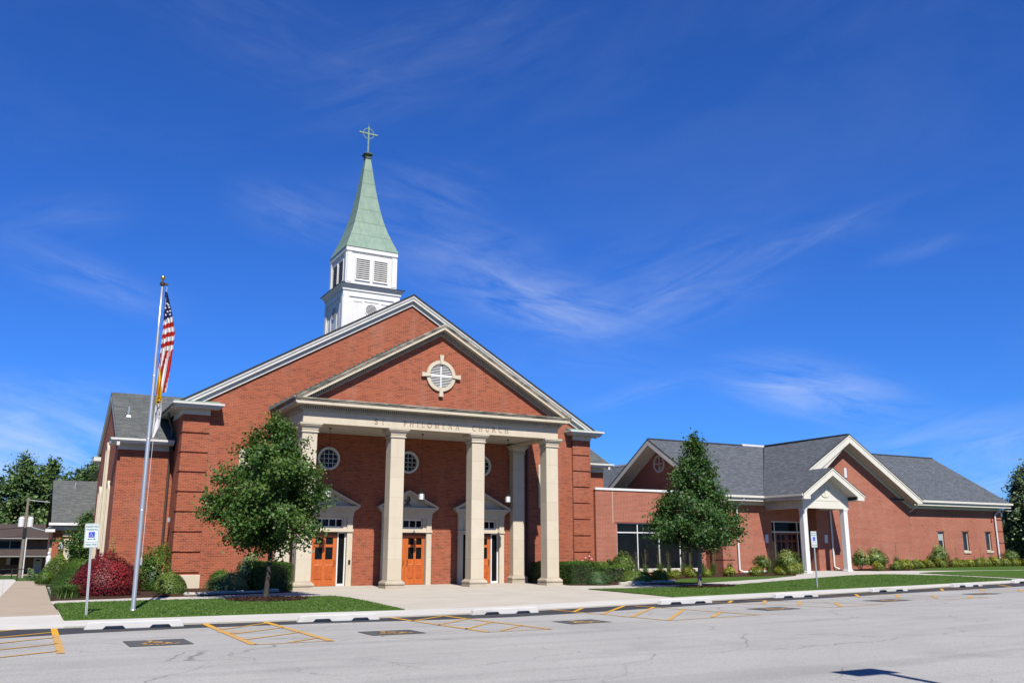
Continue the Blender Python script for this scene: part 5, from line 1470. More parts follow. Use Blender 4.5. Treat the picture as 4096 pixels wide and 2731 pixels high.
# ------------------------------------------------------------------ utility pole, wires, rail fence, garden statue
UX, UY = -9.02, 40.0; uz = g(UX, UY)
up = thing('utility_pole', 'weathered wooden utility pole with two grey transformers and wires at far left', 'utility pole', (UX, UY, uz))
obj('pole', MB().lathe(UX, UY, [(.13,uz-.3),(.115,2.2),(.09,5.35)], 12), M['timber'], up)
obj('conduit', MB().tube([(UX+.19,UY-.1,uz-.1),(UX+.17,UY-.1,2.5)], .05, 8), M['sign_white'], up)
for s, x in ((0, UX-.28), (1, UX+.30)):
    tf = obj('transformer', MB().lathe(x, UY-.14, [(.17,3.22+.04*s),(.20,3.26),(.20,3.86),(.16,3.93),(.03,3.96)], 16), M['lamp_glass'], up)
    m = MB()
    for k in (-.08, .08): m.lathe(x+k, UY-.14, [(.03,3.93),(.02,4.06)], 8)
    obj('bushing', m, M['galv'], tf)
obj('cross_arm', MB().box(UX-.30, UX+.35, UY-.06, UY+.06, 3.95, 4.05), M['timber'], up)
obj('bracket', MB().box(UX-.12, UX+.14, UY-.2, UY, 2.5, 3.2), M['black_metal'], up)
m = MB()
def sag(a, b, s, n=10):
    return [(a[0]+(b[0]-a[0])*i/n, a[1]+(b[1]-a[1])*i/n, a[2]+(b[2]-a[2])*i/n - s*4*(i/n)*(1-i/n)) for i in range(n+1)]
obj('service_wire', MB().tube(sag((UX,UY,5.2),(-5.5,33.5,4.75),.08), .025, 5), M['sign_white'], up)
obj('service_wire', MB().tube(sag((UX+.4,UY,3.25),(-7.4,AXY,2.7),.05), .03, 5), M['sign_white'], up)
obj('line_wire', MB().tube(sag((UX-.2,UY,3.2),(-30,44,3.4),.6), .022, 5), M['black_metal'], up)
obj('line_wire', MB().tube(sag((UX-.2,UY,2.6),(-30,44,2.2),.5), .018, 5), M['black_metal'], up)
rf_ = thing('rail_fence', 'black metal rail fence between the walk and the lawn at far left', 'fence', (-9.5, 24, -.05))
fzz = g(-9.5, 24.5)
for x in (-9.62, -9.32, -8.62): obj('fence_post', MB().box(x-.03, x+.03, 24.4, 24.46, fzz-.1, fzz+.62), M['black_metal'], rf_)
obj('fence_rail', MB().tube([(-14,24.43,fzz+.58),(-8.62,24.43,fzz+.58)], .02, 6), M['black_metal'], rf_)
obj('fence_brace', MB().tube([(-11,24.40,fzz+.05),(-9.3,24.40,fzz+.46)], .018, 6), M['black_metal'], rf_)
stt = thing('garden_statue', 'small white garden statue standing behind the cone shaped yew', 'statue', (-7.75, 27.5, -.1))
sx_, sy_ = -7.72, 27.4
m = MB().lathe(sx_, sy_, [(.20,-.3),(.20,.45),(.16,.5)], 12); obj('pedestal', m, M['stone'], stt)
m = MB().lathe(sx_, sy_, [(.14,.5),(.16,.62),(.13,.9),(.15,1.12),(.13,1.22),(.055,1.27),(.05,1.30),(.085,1.35),(.09,1.42),(.06,1.49),(.01,1.51)], 14); obj('figure', m, M['flag_white'], stt, smooth=True)

# ------------------------------------------------------------------ vegetation
def leaf_mesh(name, P, N, size, mat, aspect=.62, seed=1, tint=None, fold=.25, jitter=.9, parent=None):
    """a cloud of small folded leaves: P centres, N preferred outward direction"""
    r = np.random.default_rng(seed); n = len(P)
    d = N + r.normal(size=(n, 3))*jitter; d /= np.linalg.norm(d, axis=1)[:, None] + 1e-9
    q = r.normal(size=(n, 3)); b = np.cross(d, q); b /= np.linalg.norm(b, axis=1)[:, None] + 1e-9
    a = np.cross(b, d)
    s = (size*np.exp(r.normal(size=n)*.28))[:, None]
    tip = P + a*s*.62; tail = P - a*s*.45
    l = P + b*s*aspect*.5 + d*s*fold*.35; rr = P - b*s*aspect*.5 + d*s*fold*.35
    V = np.stack([tail, l, tip, rr], 1).reshape(-1, 3)
    me = bpy.data.meshes.new(name)
    me.vertices.add(4*n); me.vertices.foreach_set('co', V.astype(np.float32).ravel())
    me.loops.add(4*n); me.loops.foreach_set('vertex_index', np.arange(4*n, dtype=np.int32))
    me.polygons.add(n); me.polygons.foreach_set('loop_start', np.arange(0, 4*n, 4, dtype=np.int32))
    at = me.attributes.new('tint', 'FLOAT', 'FACE')
    t = r.random(n) if tint is None else tint
    at.data.foreach_set('value', np.clip(t, 0, 1).astype(np.float32))
    me.update(calc_edges=True); me.validate()
    me.materials.append(mat)
    o = bpy.data.objects.new(name, me); COL.objects.link(o)
    if parent is not None:
        o.parent = parent; o.matrix_parent_inverse = Matrix.Translation(parent.location).inverted()
    return o

def tree(name, label, loc, prof, trunk_h, trunk_r, mat, bark, n_clump, per, leaf, seed, group=None, clump_r=.34, top_spikes=8, lean=(0, 0), limbs=16, squash=1.0, droop=.15):
    """prof: (height, radius) outline of the crown above the ground"""
    r = np.random.default_rng(seed)
    x, y = loc; z0 = g(x, y)
    t = thing(name, label, 'tree', (x, y, z0), group)
    zs = np.array([p[0] for p in prof]); rs = np.array([p[1] for p in prof])
    H = zs[-1]
    def rad(z): return np.interp(z, zs, rs)
    # uneven outline: lobes by angle and height
    lob = r.normal(size=(6, 3))
    def wob(a, z):
        w = 0
        for k in range(6): w = w + .10*lob[k, 0]*np.cos((k % 3+1)*a + lob[k, 1]*6 + z*(.9+.5*lob[k, 2]))
        return 1 + w
    # clump centres, most of them out near the surface
    C = []
    while len(C) < n_clump:
        z = r.uniform(zs[0], H); R_ = rad(z)
        if r.random() > (R_/rs.max())**1.2 + .06: continue
        a = r.uniform(0, 2*math.pi); u = r.random()**.42
        q = R_*u*wob(a, z)
        C.append((q*math.cos(a), q*math.sin(a)*squash, z, u))
    for k in range(top_spikes):
        z = H*(1 - .22*r.random()**1.5); a = r.uniform(0, 6.28); q = rad(z)*r.uniform(.2, 1.0)
        C.append((q*math.cos(a), q*math.sin(a), z + r.uniform(0, .12)*H*.35, 1.2))
    C = np.array(C)
    ox = lean[0]*C[:, 2]; C[:, 0] += ox
    P = []; N = []; T = []
    for c in C:
        n = int(per*r.uniform(.6, 1.35)*(1.0 if c[3] < 1.1 else .45))
        out_ = np.array([c[0]-lean[0]*c[2], c[1], .35*(c[2]-zs.mean())+.35]); out_ /= np.linalg.norm(out_) + 1e-6
        cr = clump_r*r.uniform(.7, 1.3)*(.55 if c[3] > 1.1 else 1)
        k = r.normal(size=(n, 3))*cr*.52
        k += np.outer(r.normal(size=n)*cr*.55, out_)          # stretched outward along its twig
        k[:, 2] += .0 if c[3] < 1.1 else np.abs(r.normal(size=n))*cr*.9
        k[:, 2] -= droop*(k**2).sum(1)
        P.append(k + c[:3]); N.append(np.tile(out_*.7 + np.array([0, 0, .55]), (n, 1)))
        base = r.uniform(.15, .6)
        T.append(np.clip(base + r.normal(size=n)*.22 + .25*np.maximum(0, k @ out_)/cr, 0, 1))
    P = np.concatenate(P) + np.array([x, y, z0]); N = np.concatenate(N); T = np.concatenate(T)
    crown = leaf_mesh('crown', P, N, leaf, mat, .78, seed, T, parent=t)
    m = MB()
    tx = lambda z: (x + lean[0]*z + .03*math.sin(z*2.1+seed), y + .03*math.sin(z*1.7+seed*2), z0+z)
    hz = [0, .05, .2, .5, trunk_h*.6, trunk_h, trunk_h+(H-trunk_h)*.35, trunk_h+(H-trunk_h)*.7, H*.93]
    rr = [1.7, 1.3, 1.08, 1, .93, .86, .55, .28, .08]
    m.tube([(tx(h)[0], tx(h)[1], tx(h)[2]-(.05 if h == 0 else 0)) for h in hz], [trunk_r*k for k in rr], 10)
    tr = obj('trunk', m, bark, t, smooth=True)
    m = MB()
    idx = r.permutation(len(C))[:limbs*3]
    for i, ci in enumerate(idx):
        c = C[ci]; zb = max(trunk_h*.82, min(H*.8, c[2] - math.hypot(c[0], c[1])*r.uniform(.5, .95)))
        b = Vector(tx(zb)); e = Vector((x+c[0], y+c[1], z0+c[2])); md = b.lerp(e, .5) + Vector((0, 0, -.10*(e-b).length))
        k = trunk_r*(.42 if i < limbs else .20)*max(.35, 1-zb/H)
        m.tube([b, b.lerp(md, .55), md, e], [k, k*.8, k*.6, k*.18], 5)
    obj('limb', m, bark, t, smooth=True)
    return t

# the two young maples in front
tree('maple_tree', 'young maple with rounded crown on the left lawn in front of the first column', (-2.35, -5.2),
     [(1.65,.3),(1.9,1.1),(2.3,1.62),(2.8,1.9),(3.3,1.92),(3.8,1.78),(4.4,1.5),(4.9,1.15),(5.4,.7),(5.85,.2)], 1.75, .085, L_['maple'], M['bark'], 205, 190, .090, 11, None, .29, 12, (0.012, 0), droop=.2)
tree('maple_tree', 'young maple with pointed crown on the right lawn before the wide window', (15.42, -5.75),
     [(1.6,.3),(1.8,1.15),(2.1,1.85),(2.6,2.0),(3.1,1.75),(3.6,1.42),(4.1,1.1),(4.6,.85),(5.1,.62),(5.5,.42),(5.95,.15)], 1.7, .085, L_['maple_dark'], M['bark_pale'], 200, 180, .09, 23, None, .30, 16, (-.004, 0), droop=.12)
# trees at the back left and far right
G_ = 'trees behind the houses at the back left'
for (nm, lab, x, y, H, Rm, sd, mat) in (
    ('shade_tree', 'tall dark tree at the far left frame edge behind the utility pole', -13.6, 74, 11.3, 3.6, 31, 'far'),
    ('shade_tree', 'pale green lower tree in front of the dark trees at the left edge', -13.2, 68, 7.6, 2.7, 32, 'far'),
    ('shade_tree', 'broad tall tree rising behind the utility pole transformers', -9.3, 76, 11.9, 3.4, 33, 'far'),
    ('shade_tree', 'tall many tipped tree right of the utility pole', -6.6, 78, 11.6, 3.3, 34, 'far'),
    ('shade_tree', 'dense green tree rising behind the grey roof of the brick house', -2.6, 72, 11.0, 3.3, 35, 'far'),
    ('shade_tree', 'low shade tree filling the gap beside the roof of the brick house', -4.9, 82, 9.2, 2.6, 36, 'far')):
    tree(nm, lab, (x, y), [(.8,.5*Rm),(H*.2,.9*Rm),(H*.4,Rm),(H*.6,.95*Rm),(H*.78,.7*Rm),(H*.9,.42*Rm),(H,.12*Rm)], 2.0, .22, L_[mat], M['bark'], 210, 85, .27, sd, G_, .72, 18, limbs=12)
tree('pear_tree', 'silvery green pyramid shaped tree beyond the far right end of the hall', (60.6, 8.2),
     [(.5,1.1),(1.2,1.8),(2.4,2.0),(3.8,1.8),(5.0,1.4),(6.0,.95),(6.8,.55),(7.5,.12)], 1.0, .13, L_['pear'], M['bark'], 260, 95, .17, 41, None, .45, 8, limbs=14)
tree('pear_tree', 'darker tree behind the pyramid shaped tree at the right frame edge', (65.0, 10.5),
     [(.5,1.4),(1.6,2.2),(3,2.3),(4.6,1.7),(6.0,.9),(6.8,.2)], 1.0, .13, L_['far'], M['bark'], 160, 90, .2, 42, None, .5, 6, limbs=10)
tree('ornamental_tree', 'small airy tree with layered branches in front of the brick house door', (-6.1, 21.5),
     [(.3,.55),(.9,.95),(1.5,1.15),(2.1,1.05),(2.7,.75),(3.3,.35),(3.6,.1)], .5, .05, L_['maple'], M['bark'], 110, 75, .10, 51, None, .28, 6, limbs=12, droop=.35)

def surf_points(kind, rx, ry, h, n, r, shell=.30, dome=.55):
    """points in the outer layer of a shrub shape standing on z = 0"""
    if kind == 'box':
        P = np.stack([r.uniform(-1, 1, n), r.uniform(-1, 1, n), r.uniform(0, 1, n)], 1)
        f = r.integers(0, 3, n); sg = np.where(r.random(n) < .5, -1.0, 1.0); dd = 1 - r.random(n)**1.6*shell
        N = np.zeros((n, 3))
        for k in (0, 1): P[f == k, k] = (sg*dd)[f == k]; N[f == k, k] = sg[f == k]
        P[f == 2, 2] = dd[f == 2]; N[f == 2, 2] = 1
        # rounded shoulders
        rr = np.maximum(np.abs(P[:, 0]), np.abs(P[:, 1])); cut = np.clip((P[:, 2]-.86)/.14, 0, 1)*np.clip((rr-.90)/.10, 0, 1)
        P[:, 2] -= cut*.07; P[:, :2] *= (1-cut*.04)[:, None]
        return P*np.array([rx, ry, h]), N
    v = r.normal(size=(n, 3)); v /= np.linalg.norm(v, axis=1)[:, None]
    if kind == 'cone':
        z = 1 - np.sqrt(r.random(n)); a = r.uniform(0, 2*math.pi, n); q = (1-z**1.25)*(1 - r.random(n)**1.6*shell)
        P = np.stack([q*np.cos(a)*rx, q*np.sin(a)*ry, z*h], 1); N = np.stack([np.cos(a), np.sin(a), np.full(n, .5)], 1)
        return P, N
    v[:, 2] = np.where(v[:, 2] < -dome, -v[:, 2], v[:, 2])
    rad = 1 - r.random(n)**1.5*shell
    P = v*rad[:, None]
    P[:, 2] = (P[:, 2] + dome)/(1+dome)
    return P*np.array([rx, ry, h]), v
def shrub(name, label, cat, loc, rx, ry, h, kind, n, leaf, mat, seed, group=None, shell=.35, lump=.10, stems=0, tipz=.0, dome=.55, aspect=.6, jitter=.8, core=True, rz=0, lift=0):
    r = np.random.default_rng(seed); x, y = loc; z0 = g(x, y) + .06
    t = thing(name, label, cat, (x, y, z0), group)
    P, N = surf_points(kind, rx, ry, h, n, r, shell, dome)
    nl = 26; L0 = r.normal(size=(nl, 3)); L0 /= np.linalg.norm(L0, axis=1)[:, None]; L0[:, 2] = np.abs(L0[:, 2])
    U = P/np.array([rx, ry, h]) - np.array([0, 0, .35]); U /= np.linalg.norm(U, axis=1)[:, None] + 1e-6
    ww = (np.exp(10*((U @ L0.T) - 1))*r.normal(size=nl)).sum(1)
    s = 1 + lump*ww
    P = P*np.stack([s, s, 1+(s-1)*.8], 1)
    P[:, 2] += np.abs(r.normal(size=n))*tipz*np.clip(P[:, 2]/h, 0, 1)
    P[:, 2] = np.maximum(P[:, 2], .01) + lift
    if rz: c, si = math.cos(rz), math.sin(rz); P[:, :2] = P[:, :2] @ np.array([[c, si], [-si, c]]); N = N.copy(); N[:, :2] = N[:, :2] @ np.array([[c, si], [-si, c]])
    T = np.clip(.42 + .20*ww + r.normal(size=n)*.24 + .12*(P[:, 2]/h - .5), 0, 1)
    P = P + np.array([x, y, z0])
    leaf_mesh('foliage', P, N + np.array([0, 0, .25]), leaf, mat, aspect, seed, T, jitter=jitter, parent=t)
    if core:
        m = MB()
        if kind == 'box': m.stack(x, y, [(rx*.82, ry*.82, z0), (rx*.82, ry*.82, z0+h*.8), (rx*.72, ry*.72, z0+h*.86)])
        elif kind == 'cone': m.lathe(x, y, [(rx*.78, z0), (rx*.55, z0+h*.4), (rx*.1, z0+h*.82)], 12)
        else: q = min(rx, ry)*max(.35, 1-3*lump); m.lathe(x, y, [(q*.55, z0), (q*.72, z0+h*.3), (q*.55, z0+h*.55), (.02, z0+h*.7)], 12)
        ob = obj('inner_twigs', m, M['bark'], t)
        if rz: 
            ob.matrix_parent_inverse = ob.matrix_parent_inverse @ Matrix.Translation((x, y, 0)) @ Matrix.Rotation(rz, 4, 'Z') @ Matrix.Translation((-x, -y, 0))
    if stems:
        m = MB()
        for k in range(stems):
            a = r.uniform(0, 6.28); q = r.uniform(.2, .75)
            m.tube([(x+.04*math.cos(a), y+.04*math.sin(a), z0-.05), (x+rx*q*.5*math.cos(a), y+ry*q*.5*math.sin(a), z0+h*.35), (x+rx*q*math.cos(a), y+ry*q*math.sin(a), z0+h*.8)], [.016, .012, .005], 5)
        obj('stem', m, M['bark'], t)
    return t
def blades(name, label, cat, loc, n, length, spread, mat, seed, group=None, arch=.5, width=.02, plume=0, plume_mat=None):
    """a clump of arching blades, optionally with upright plumes"""
    r = np.random.default_rng(seed); x, y = loc; z0 = g(x, y) + .05
    t = thing(name, label, cat, (x, y, z0), group)
    def build(nm, k, L, sp, w, arch, mt):
        V = []; F = []; T = []
        for i in range(k):
            a = r.uniform(0, 6.28); b0 = np.array([r.normal()*sp*.25, r.normal()*sp*.25, 0.]); d = np.array([math.cos(a), math.sin(a), 0]); sd = np.array([-d[1], d[0], 0])
            ln = L*r.uniform(.7, 1.15); ou = sp*r.uniform(.3, 1.0); tt = r.random()
            for s in range(5):
                u = s/4; c = b0 + d*ou*u**1.6 + np.array([0, 0, ln*(u - arch*u**2.6*.9)]); ww = w*(1-u)**.6
                V += [c - sd*ww, c + sd*ww]
            base = len(V)-10
            for s in range(4): F.append([base+2*s, base+2*s+1, base+2*s+3, base+2*s+2]); T.append(tt)
        m = MB(); m.v = [tuple(v + np.array([x, y, z0])) for v in V]; m.f = F; m.m = [0]*len(F)
        o = obj(nm, m, mt, t, normals=False)
        at = o.data.attributes.new('tint', 'FLOAT', 'FACE'); at.data.foreach_set('value', np.array(T, np.float32))
        return o
    build('blades', n, length, spread, width, arch, mat)
    if plume:
        build('plume_stalk', plume, length*1.7, spread*.8, .004, .05, plume_mat or mat)
        P = []; rr = r
        for k in range(plume):
            a = r.uniform(0, 6.28); q = spread*.8*r.random(); ht = length*1.7*r.uniform(.72, 1.08)
            u = r.random(30)
            P.append(np.stack([x+q*math.cos(a)*(.8+.3*u)+r.normal(size=30)*.018, y+q*math.sin(a)*(.8+.3*u)+r.normal(size=30)*.018, z0+ht-.34*(1-u)], 1))
        P = np.concatenate(P); leaf_mesh('plume', P, np.tile([0, 0, .2], (len(P), 1)), .022, plume_mat or mat, .3, seed, parent=t, jitter=1)
    return t

# --- left bed
shrub('red_barberry', 'big round dark red shrub behind the flagpole', 'shrub', (-6.95, -1.35), 1.22, .95, 1.27, 'dome', 17000, .05, L_['barberry'], 61, lump=.10, tipz=.04, stems=6, dome=.35)
shrub('yew_shrub', 'loose dark green shrub behind the right side of the red barberry', 'shrub', (-5.05, 1.6), .75, .7, 1.42, 'dome', 3600, .075, L_['yew'], 62, lump=.16, tipz=.08, stems=5)
shrub('dwarf_spruce', 'little pale green pointed shrub rising behind the red barberry', 'shrub', (-6.35, 3.2), .34, .34, 1.75, 'cone', 1500, .06, L_['juniper_yellow'], 63, lump=.2)
shrub('golden_juniper', 'low mounded yellow green juniper beside the limestone cornerstone', 'shrub', (-4.72, -.85), .62, .55, .66, 'dome', 9000, .040, L_['juniper_yellow'], 64, lump=.10, tipz=.03, dome=.2)
shrub('spreading_juniper', 'low spreading grey green juniper at the foot of the left maple', 'shrub', (-2.75, -1.0), .82, .6, .68, 'dome', 9000, .038, L_['juniper'], 65, lump=.14, tipz=.03, dome=.12)
shrub('boxwood', 'small dark boxwood half hidden behind the left spreading juniper', 'shrub', (-2.55, 1.6), .5, .45, .74, 'dome', 2600, .05, L_['hedge'], 66, lump=.06)
shrub('euonymus_shrub', 'loose twiggy shrub between the left juniper and the left clipped hedge', 'shrub', (-1.85, .2), .50, .45, 1.15, 'dome', 2000, .085, L_['juniper'], 67, lump=.22, tipz=.10, stems=6)
shrub('clipped_hedge', 'square clipped green hedge left of the first column', 'hedge', (-.98, .45), .74, 1.15, 1.06, 'box', 24000, .036, L_['hedge'], 68, shell=.25, lump=.025)
blades('daylily_clump', 'arching clump of long green leaves left of the red barberry', 'plant', (-8.12, -2.75), 320, .78, .5, L_['blade'], 69, arch=.62, width=.016)
shrub('clipped_hedge', 'rounded green hedge mound beside the left walk just behind the daylily', 'hedge', (-7.75, -.6), .85, .95, 1.0, 'dome', 16000, .036, L_['yew'], 70, lump=.05, dome=.1, shell=.25)
shrub('clipped_hedge', 'taller rounded hedge mound farther along the left walk behind the first mound', 'hedge', (-7.35, 3.0), 1.05, 1.6, 1.2, 'dome', 16000, .04, L_['yew'], 170, lump=.05, dome=.1, shell=.25)
shrub('cone_yew', 'cone shaped green yew at the far end of the left walk', 'shrub', (-7.75, 13.8), .95, .95, 1.5, 'cone', 13000, .045, L_['yew'], 71, lump=.07)
shrub('clipped_shrub', 'small round green shrub at the foot of the cone shaped yew', 'shrub', (-8.35, 11.6), .42, .42, .62, 'dome', 2200, .055, L_['yew'], 72, lump=.05)
shrub('flower_clump', 'small purple flowering clump beside the end of the left walk', 'plant', (-8.75, 18.6), .22, .22, .55, 'dome', 500, .07, L_['juniper'], 73, lump=.2)
# --- right of the portico
shrub('clipped_hedge', 'square clipped green hedge right of the fourth column', 'hedge', (13.35, .75), .78, 1.0, 1.0, 'box', 24000, .036, L_['hedge'], 74, shell=.25, lump=.025)
shrub('clipped_hedge', 'dark clipped hedge in the shade against the wall behind the fourth column', 'hedge', (12.95, 2.7), .6, .55, 1.0, 'box', 7000, .05, L_['hedge'], 75, shell=.25, lump=.02)
shrub('spreading_juniper', 'low grey green juniper mound right of the right clipped hedge', 'shrub', (13.75, -.75), .62, .5, .56, 'dome', 4200, .05, L_['juniper'], 76, lump=.12, dome=.15)
shrub('dark_hedge', 'low dark green hedge at the foot of the church corner quoin', 'hedge', (15.55, 1.4), .78, .8, .72, 'box', 6500, .05, L_['hedge'], 77, shell=.25, lump=.05)
shrub('hydrangea', 'leafy pale green shrub at the left corner of the wide window', 'shrub', (18.3, 3.9), .72, .6, 1.1, 'dome', 1900, .11, L_['hydrangea'], 78, lump=.16, tipz=.06, stems=8)
shrub('hydrangea', 'leafy shrub between the dark hedge and the wide window corner', 'shrub', (17.0, 3.3), .62, .5, 1.0, 'dome', 1400, .11, L_['hydrangea'], 79, lump=.18, tipz=.06, stems=7)
shrub('spreading_juniper', 'flat feathery green juniper spilling over the edging rocks below the wide window', 'shrub', (15.75, -.9), .95, .6, .50, 'dome', 4200, .06, L_['juniper_yellow'], 80, lump=.14, dome=.1, tipz=.03)
shrub('golden_spirea', 'big golden leaved shrub at the right end of the edging rocks', 'shrub', (17.05, -.95), .52, .45, .55, 'dome', 1800, .075, L_['spirea'], 81, lump=.14, tipz=.03, stems=5)
rb = shrub('rose_bush', 'rose bush with pink blooms against the church corner', 'shrub', (14.9, 2.2), .42, .35, 1.15, 'dome', 500, .07, L_['hedge'], 82, lump=.2, stems=6, core=False)
m = MB()
for dx, dz in ((-.12,1.12),(.22,1.06),(.10,1.2),(-.3,.98)): m.lathe(14.9+dx, 1.95, [(.01,g(14.9,2)+dz),(.06,g(14.9,2)+dz+.03),(.055,g(14.9,2)+dz+.08),(.01,g(14.9,2)+dz+.1)], 8)
obj('bloom', m, M['pink'], rb)
# --- hall bed: hydrangeas, spireas, feather reed grass
for i, (x, y, rx, h, lab) in enumerate((
    (27.55, 3.4, .42, 1.25, 'leafy shrub beside the bent white downspout of the hall'),
    (29.25, 2.9, .85, 1.15, 'wide leafy shrub in front of the hall entrance doors'),
    (34.35, 2.4, .48, 1.1, 'leafy shrub right beside the right porch column'),
    (35.65, 2.3, .80, 1.2, 'wide leafy shrub under the big hall gable wall'),
    (42.7, 3.4, .85, 1.25, 'broad leafy shrub right of the downspout of the right wing'),
    (50.6, 3.7, .55, 1.15, 'leafy shrub at the far right end of the hall below the red alarm'))):
    shrub('hydrangea', lab, 'shrub', (x, y), rx*1.05, .6, h*.66, 'dome', int(1900*rx/.6), .085, L_['hydrangea'], 90+i, lump=.20, tipz=.07, stems=9, lift=h*.18, core=False, shell=.7, dome=.7)
sp0 = {}
def spirea(x, y, kind, sc):
    key = kind
    lab = 'small golden leaved shrub in the planting row along the hall' if kind == 'spirea' else 'small green leaved shrub in the planting row along the hall'
    if key not in sp0:
        sp0[key] = shrub(('golden' if kind == 'spirea' else 'green') + '_spirea', lab, 'shrub', (x, y), .36, .34, .40, 'dome', 900, .062, L_[kind], 100+len(sp0), 'low shrubs along the hall' if kind == 'spirea' else 'green shrubs along the hall', lump=.16, tipz=.03, core=True)
        sp0[key].scale = (sc, sc, sc); return
    dup(sp0[key], (x, y, g(x, y)+.06), None, None, random.uniform(0, 6.28), (sc, sc, sc*random.uniform(.9, 1.15)))
row = [(18.9,1.6,'spirea',.8),(20.2,2.0,'spirea',1.0),(21.3,2.0,'spirea',1.0),(22.3,1.9,'spirea',.95),(23.6,1.7,'spirea',1.1),(25.0,1.2,'spirea',1.15),(26.3,.7,'spirea',1.0),(27.2,.9,'spirea_green',1.0),(28.0,1.2,'spirea_green',1.05),(28.8,1.9,'spirea_green',.95),(29.0,2.6,'spirea',1.2),(29.5,4.0,'spirea_green',.8),
       (34.5,1.2,'spirea',1.1),(35.5,.9,'spirea_green',1.05),(36.5,1.2,'spirea',1.2),(37.4,1.5,'spirea',1.1),(38.2,1.8,'spirea_green',1.2),(39.0,1.9,'spirea',1.0),(40.2,2.2,'spirea',1.1),(41.6,2.4,'spirea_green',1.15),(43.0,2.6,'spirea',1.1),(44.0,2.75,'spirea',1.15),(45.0,2.9,'spirea',1.1),(46.0,3.0,'spirea',1.15),(47.0,3.1,'spirea_green',1.15),(48.2,3.15,'spirea',1.2),(49.2,3.2,'spirea_green',1.1),(50.3,3.3,'spirea',1.2),(51.6,3.3,'spirea',1.2),(53,3.4,'spirea',1.2),(54.4,3.4,'spirea',1.2),(56,3.5,'spirea_green',1.3)]
for q in row: spirea(*q)
gr0 = None
for i, (x, y, s) in enumerate(((19.6,4.4,1.0),(20.25,4.5,1.05),(21.25,4.5,1.15),(21.75,4.4,1.0),(22.75,4.4,1.05),(23.3,4.5,.95),(24.1,4.4,1.2),(24.8,4.3,1.05),(26.0,4.3,1.1),(28.15,3.5,1.1),(28.55,3.3,1.25),(30.1,3.6,1.25),(37.2,3.2,1.1),(38.6,3.3,1.2),(43.6,3.9,1.0),(45.3,4.0,1.05),(47.9,4.0,1.0),(48.9,4.0,1.1))):
    if gr0 is None:
        gr0 = blades('feather_grass', 'tall feathery ornamental grass in the bed along the hall wall', 'grass clump', (x, y), 150, .75, .26, L_['blade'], 121, 'feather grasses along the hall', arch=.25, width=.008, plume=16, plume_mat=L_['plume'])
    else: dup(gr0, (x, y, g(x, y)+.05), None, None, random.uniform(0, 6.28), (s*.9, s*.9, s*random.uniform(.9, 1.1)))

# --- edging rocks
def rocks(label, pts, seed):
    r = np.random.default_rng(seed); t = None
    ox, oy = pts[0]; t = thing('stone_edging', label, 'stone edging', (ox, oy, g(ox, oy)))
    d = np.cumsum([0]+[math.hypot(b[0]-a[0], b[1]-a[1]) for a, b in zip(pts[:-1], pts[1:])]); s = 0
    while s < d[-1]:
        L = r.uniform(.22, .5); u = s + L/2; s += L*.97
        x = float(np.interp(u, d, [p[0] for p in pts])); y = float(np.interp(u, d, [p[1] for p in pts])); a = r.uniform(-.15, .15)
        h = r.uniform(.07, .13); m = MB().stack(0, 0, [(L/2, .09, -.06), (L/2*r.uniform(.9, 1), .10, h*.6), (L/2*r.uniform(.75, .92), .07, h)])
        c, si = math.cos(a), math.sin(a); z = g(x, y) + .05
        m.v = [(x+c*p[0]-si*p[1]+r.normal()*.012, y+si*p[0]+c*p[1]+r.normal()*.012, z+p[2]+r.normal()*.008) for p in m.v]
        bevel(obj('stone', m, M['rock'], t), .015)
rocks('row of pale edging stones along the left mulch bed in front of the cornerstone', [(-4.5,-2.55),(-3.4,-2.2),(-2.2,-1.85),(-1.1,-1.45)], 5)
rocks('row of pale edging stones below the juniper at the right of the portico', [(14.35,-1.45),(15.2,-1.5),(16.2,-1.75),(17.0,-1.75),(17.5,-1.2)], 6)

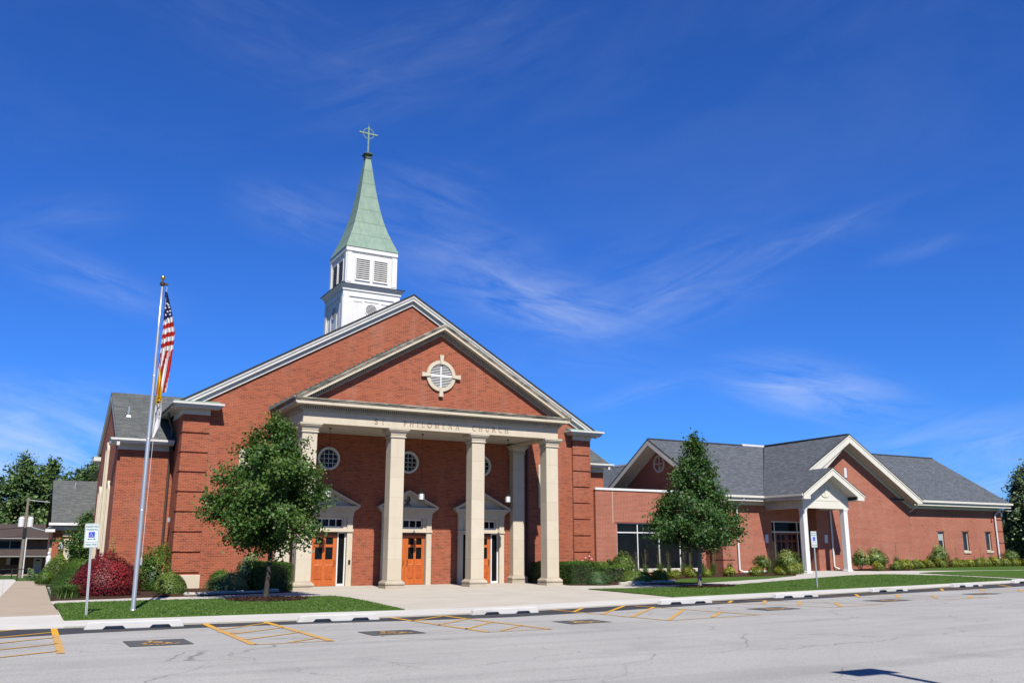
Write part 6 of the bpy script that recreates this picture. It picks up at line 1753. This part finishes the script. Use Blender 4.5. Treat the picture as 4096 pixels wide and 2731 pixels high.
# --- short turf on the near lawns
def in_poly(x, y, poly):
    inside = np.zeros(len(x), bool); n = len(poly)
    for i in range(n):
        x0, y0 = poly[i]; x1, y1 = poly[(i+1) % n]
        c = ((y0 > y) != (y1 > y)) & (x < (x1-x0)*(y-y0)/(y1-y0+1e-12)+x0); inside ^= c
    return inside
def turf(poly, n, seed):
    r = np.random.default_rng(seed); xs = [p[0] for p in poly]; ys = [p[1] for p in poly]
    x = r.uniform(min(xs), max(xs), n); y = r.uniform(min(ys), max(ys), n); k = in_poly(x, y, poly)
    for cx, cy, rx, ry in ((-2.5,-5.95,1.2,.95),(15.4,-6.1,1.25,.9)): k &= ((x-cx)/rx)**2+((y-cy)/ry)**2 > 1
    x, y = x[k], y[k]
    P = np.stack([x, y, G(x, y)+.05+r.random(len(x))*.022], 1)
    o = leaf_mesh('grass_blades', P, np.tile([0, -.4, .5], (len(x), 1)), .040, L_['turf'], .28, seed, jitter=.9); o['kind'] = 'stuff'
turf(LAWN1, 42000, 201); turf(LAWN2, 60000, 202)
def chips(cx, cy, rx, ry, n, seed, mat=M['mulch']):
    r = np.random.default_rng(seed); a = r.uniform(0, 6.28, n); q = np.sqrt(r.random(n))*1.04
    x = cx+rx*q*np.cos(a); y = cy+ry*q*np.sin(a)
    P = np.stack([x, y, G(x, y)+.08+r.random(n)*.03], 1)
    o = leaf_mesh('mulch_chips', P, np.tile([0, 0, 1.], (n, 1)), .06, mat, .4, seed, jitter=.7); o['kind'] = 'stuff'
chips(-2.5, -5.95, 1.25, 1.0, 1800, 301); chips(15.4, -6.1, 1.3, .95, 1500, 302)

# ------------------------------------------------------------------ base colours to their real reflectance at this exposure
ALB = .72
for mt in bpy.data.materials:
    if mt.name in ('dark_glass', 'tinted_glass', 'painted_darkness', 'satin_aluminium'): continue
    for nd in mt.node_tree.nodes:
        if nd.bl_idname == 'ShaderNodeMix' and nd.data_type == 'RGBA':
            for k in (6, 7):
                if not nd.inputs[k].is_linked: c = nd.inputs[k].default_value; nd.inputs[k].default_value = (c[0]*ALB, c[1]*ALB, c[2]*ALB, 1)
        elif nd.bl_idname == 'ShaderNodeValToRGB':
            for e in nd.color_ramp.elements: c = e.color; e.color = (c[0]*ALB, c[1]*ALB, c[2]*ALB, 1)
        elif nd.bl_idname == 'ShaderNodeTexBrick':
            for k in ('Color1', 'Color2', 'Mortar'): c = nd.inputs[k].default_value; nd.inputs[k].default_value = (c[0]*ALB, c[1]*ALB, c[2]*ALB, 1)
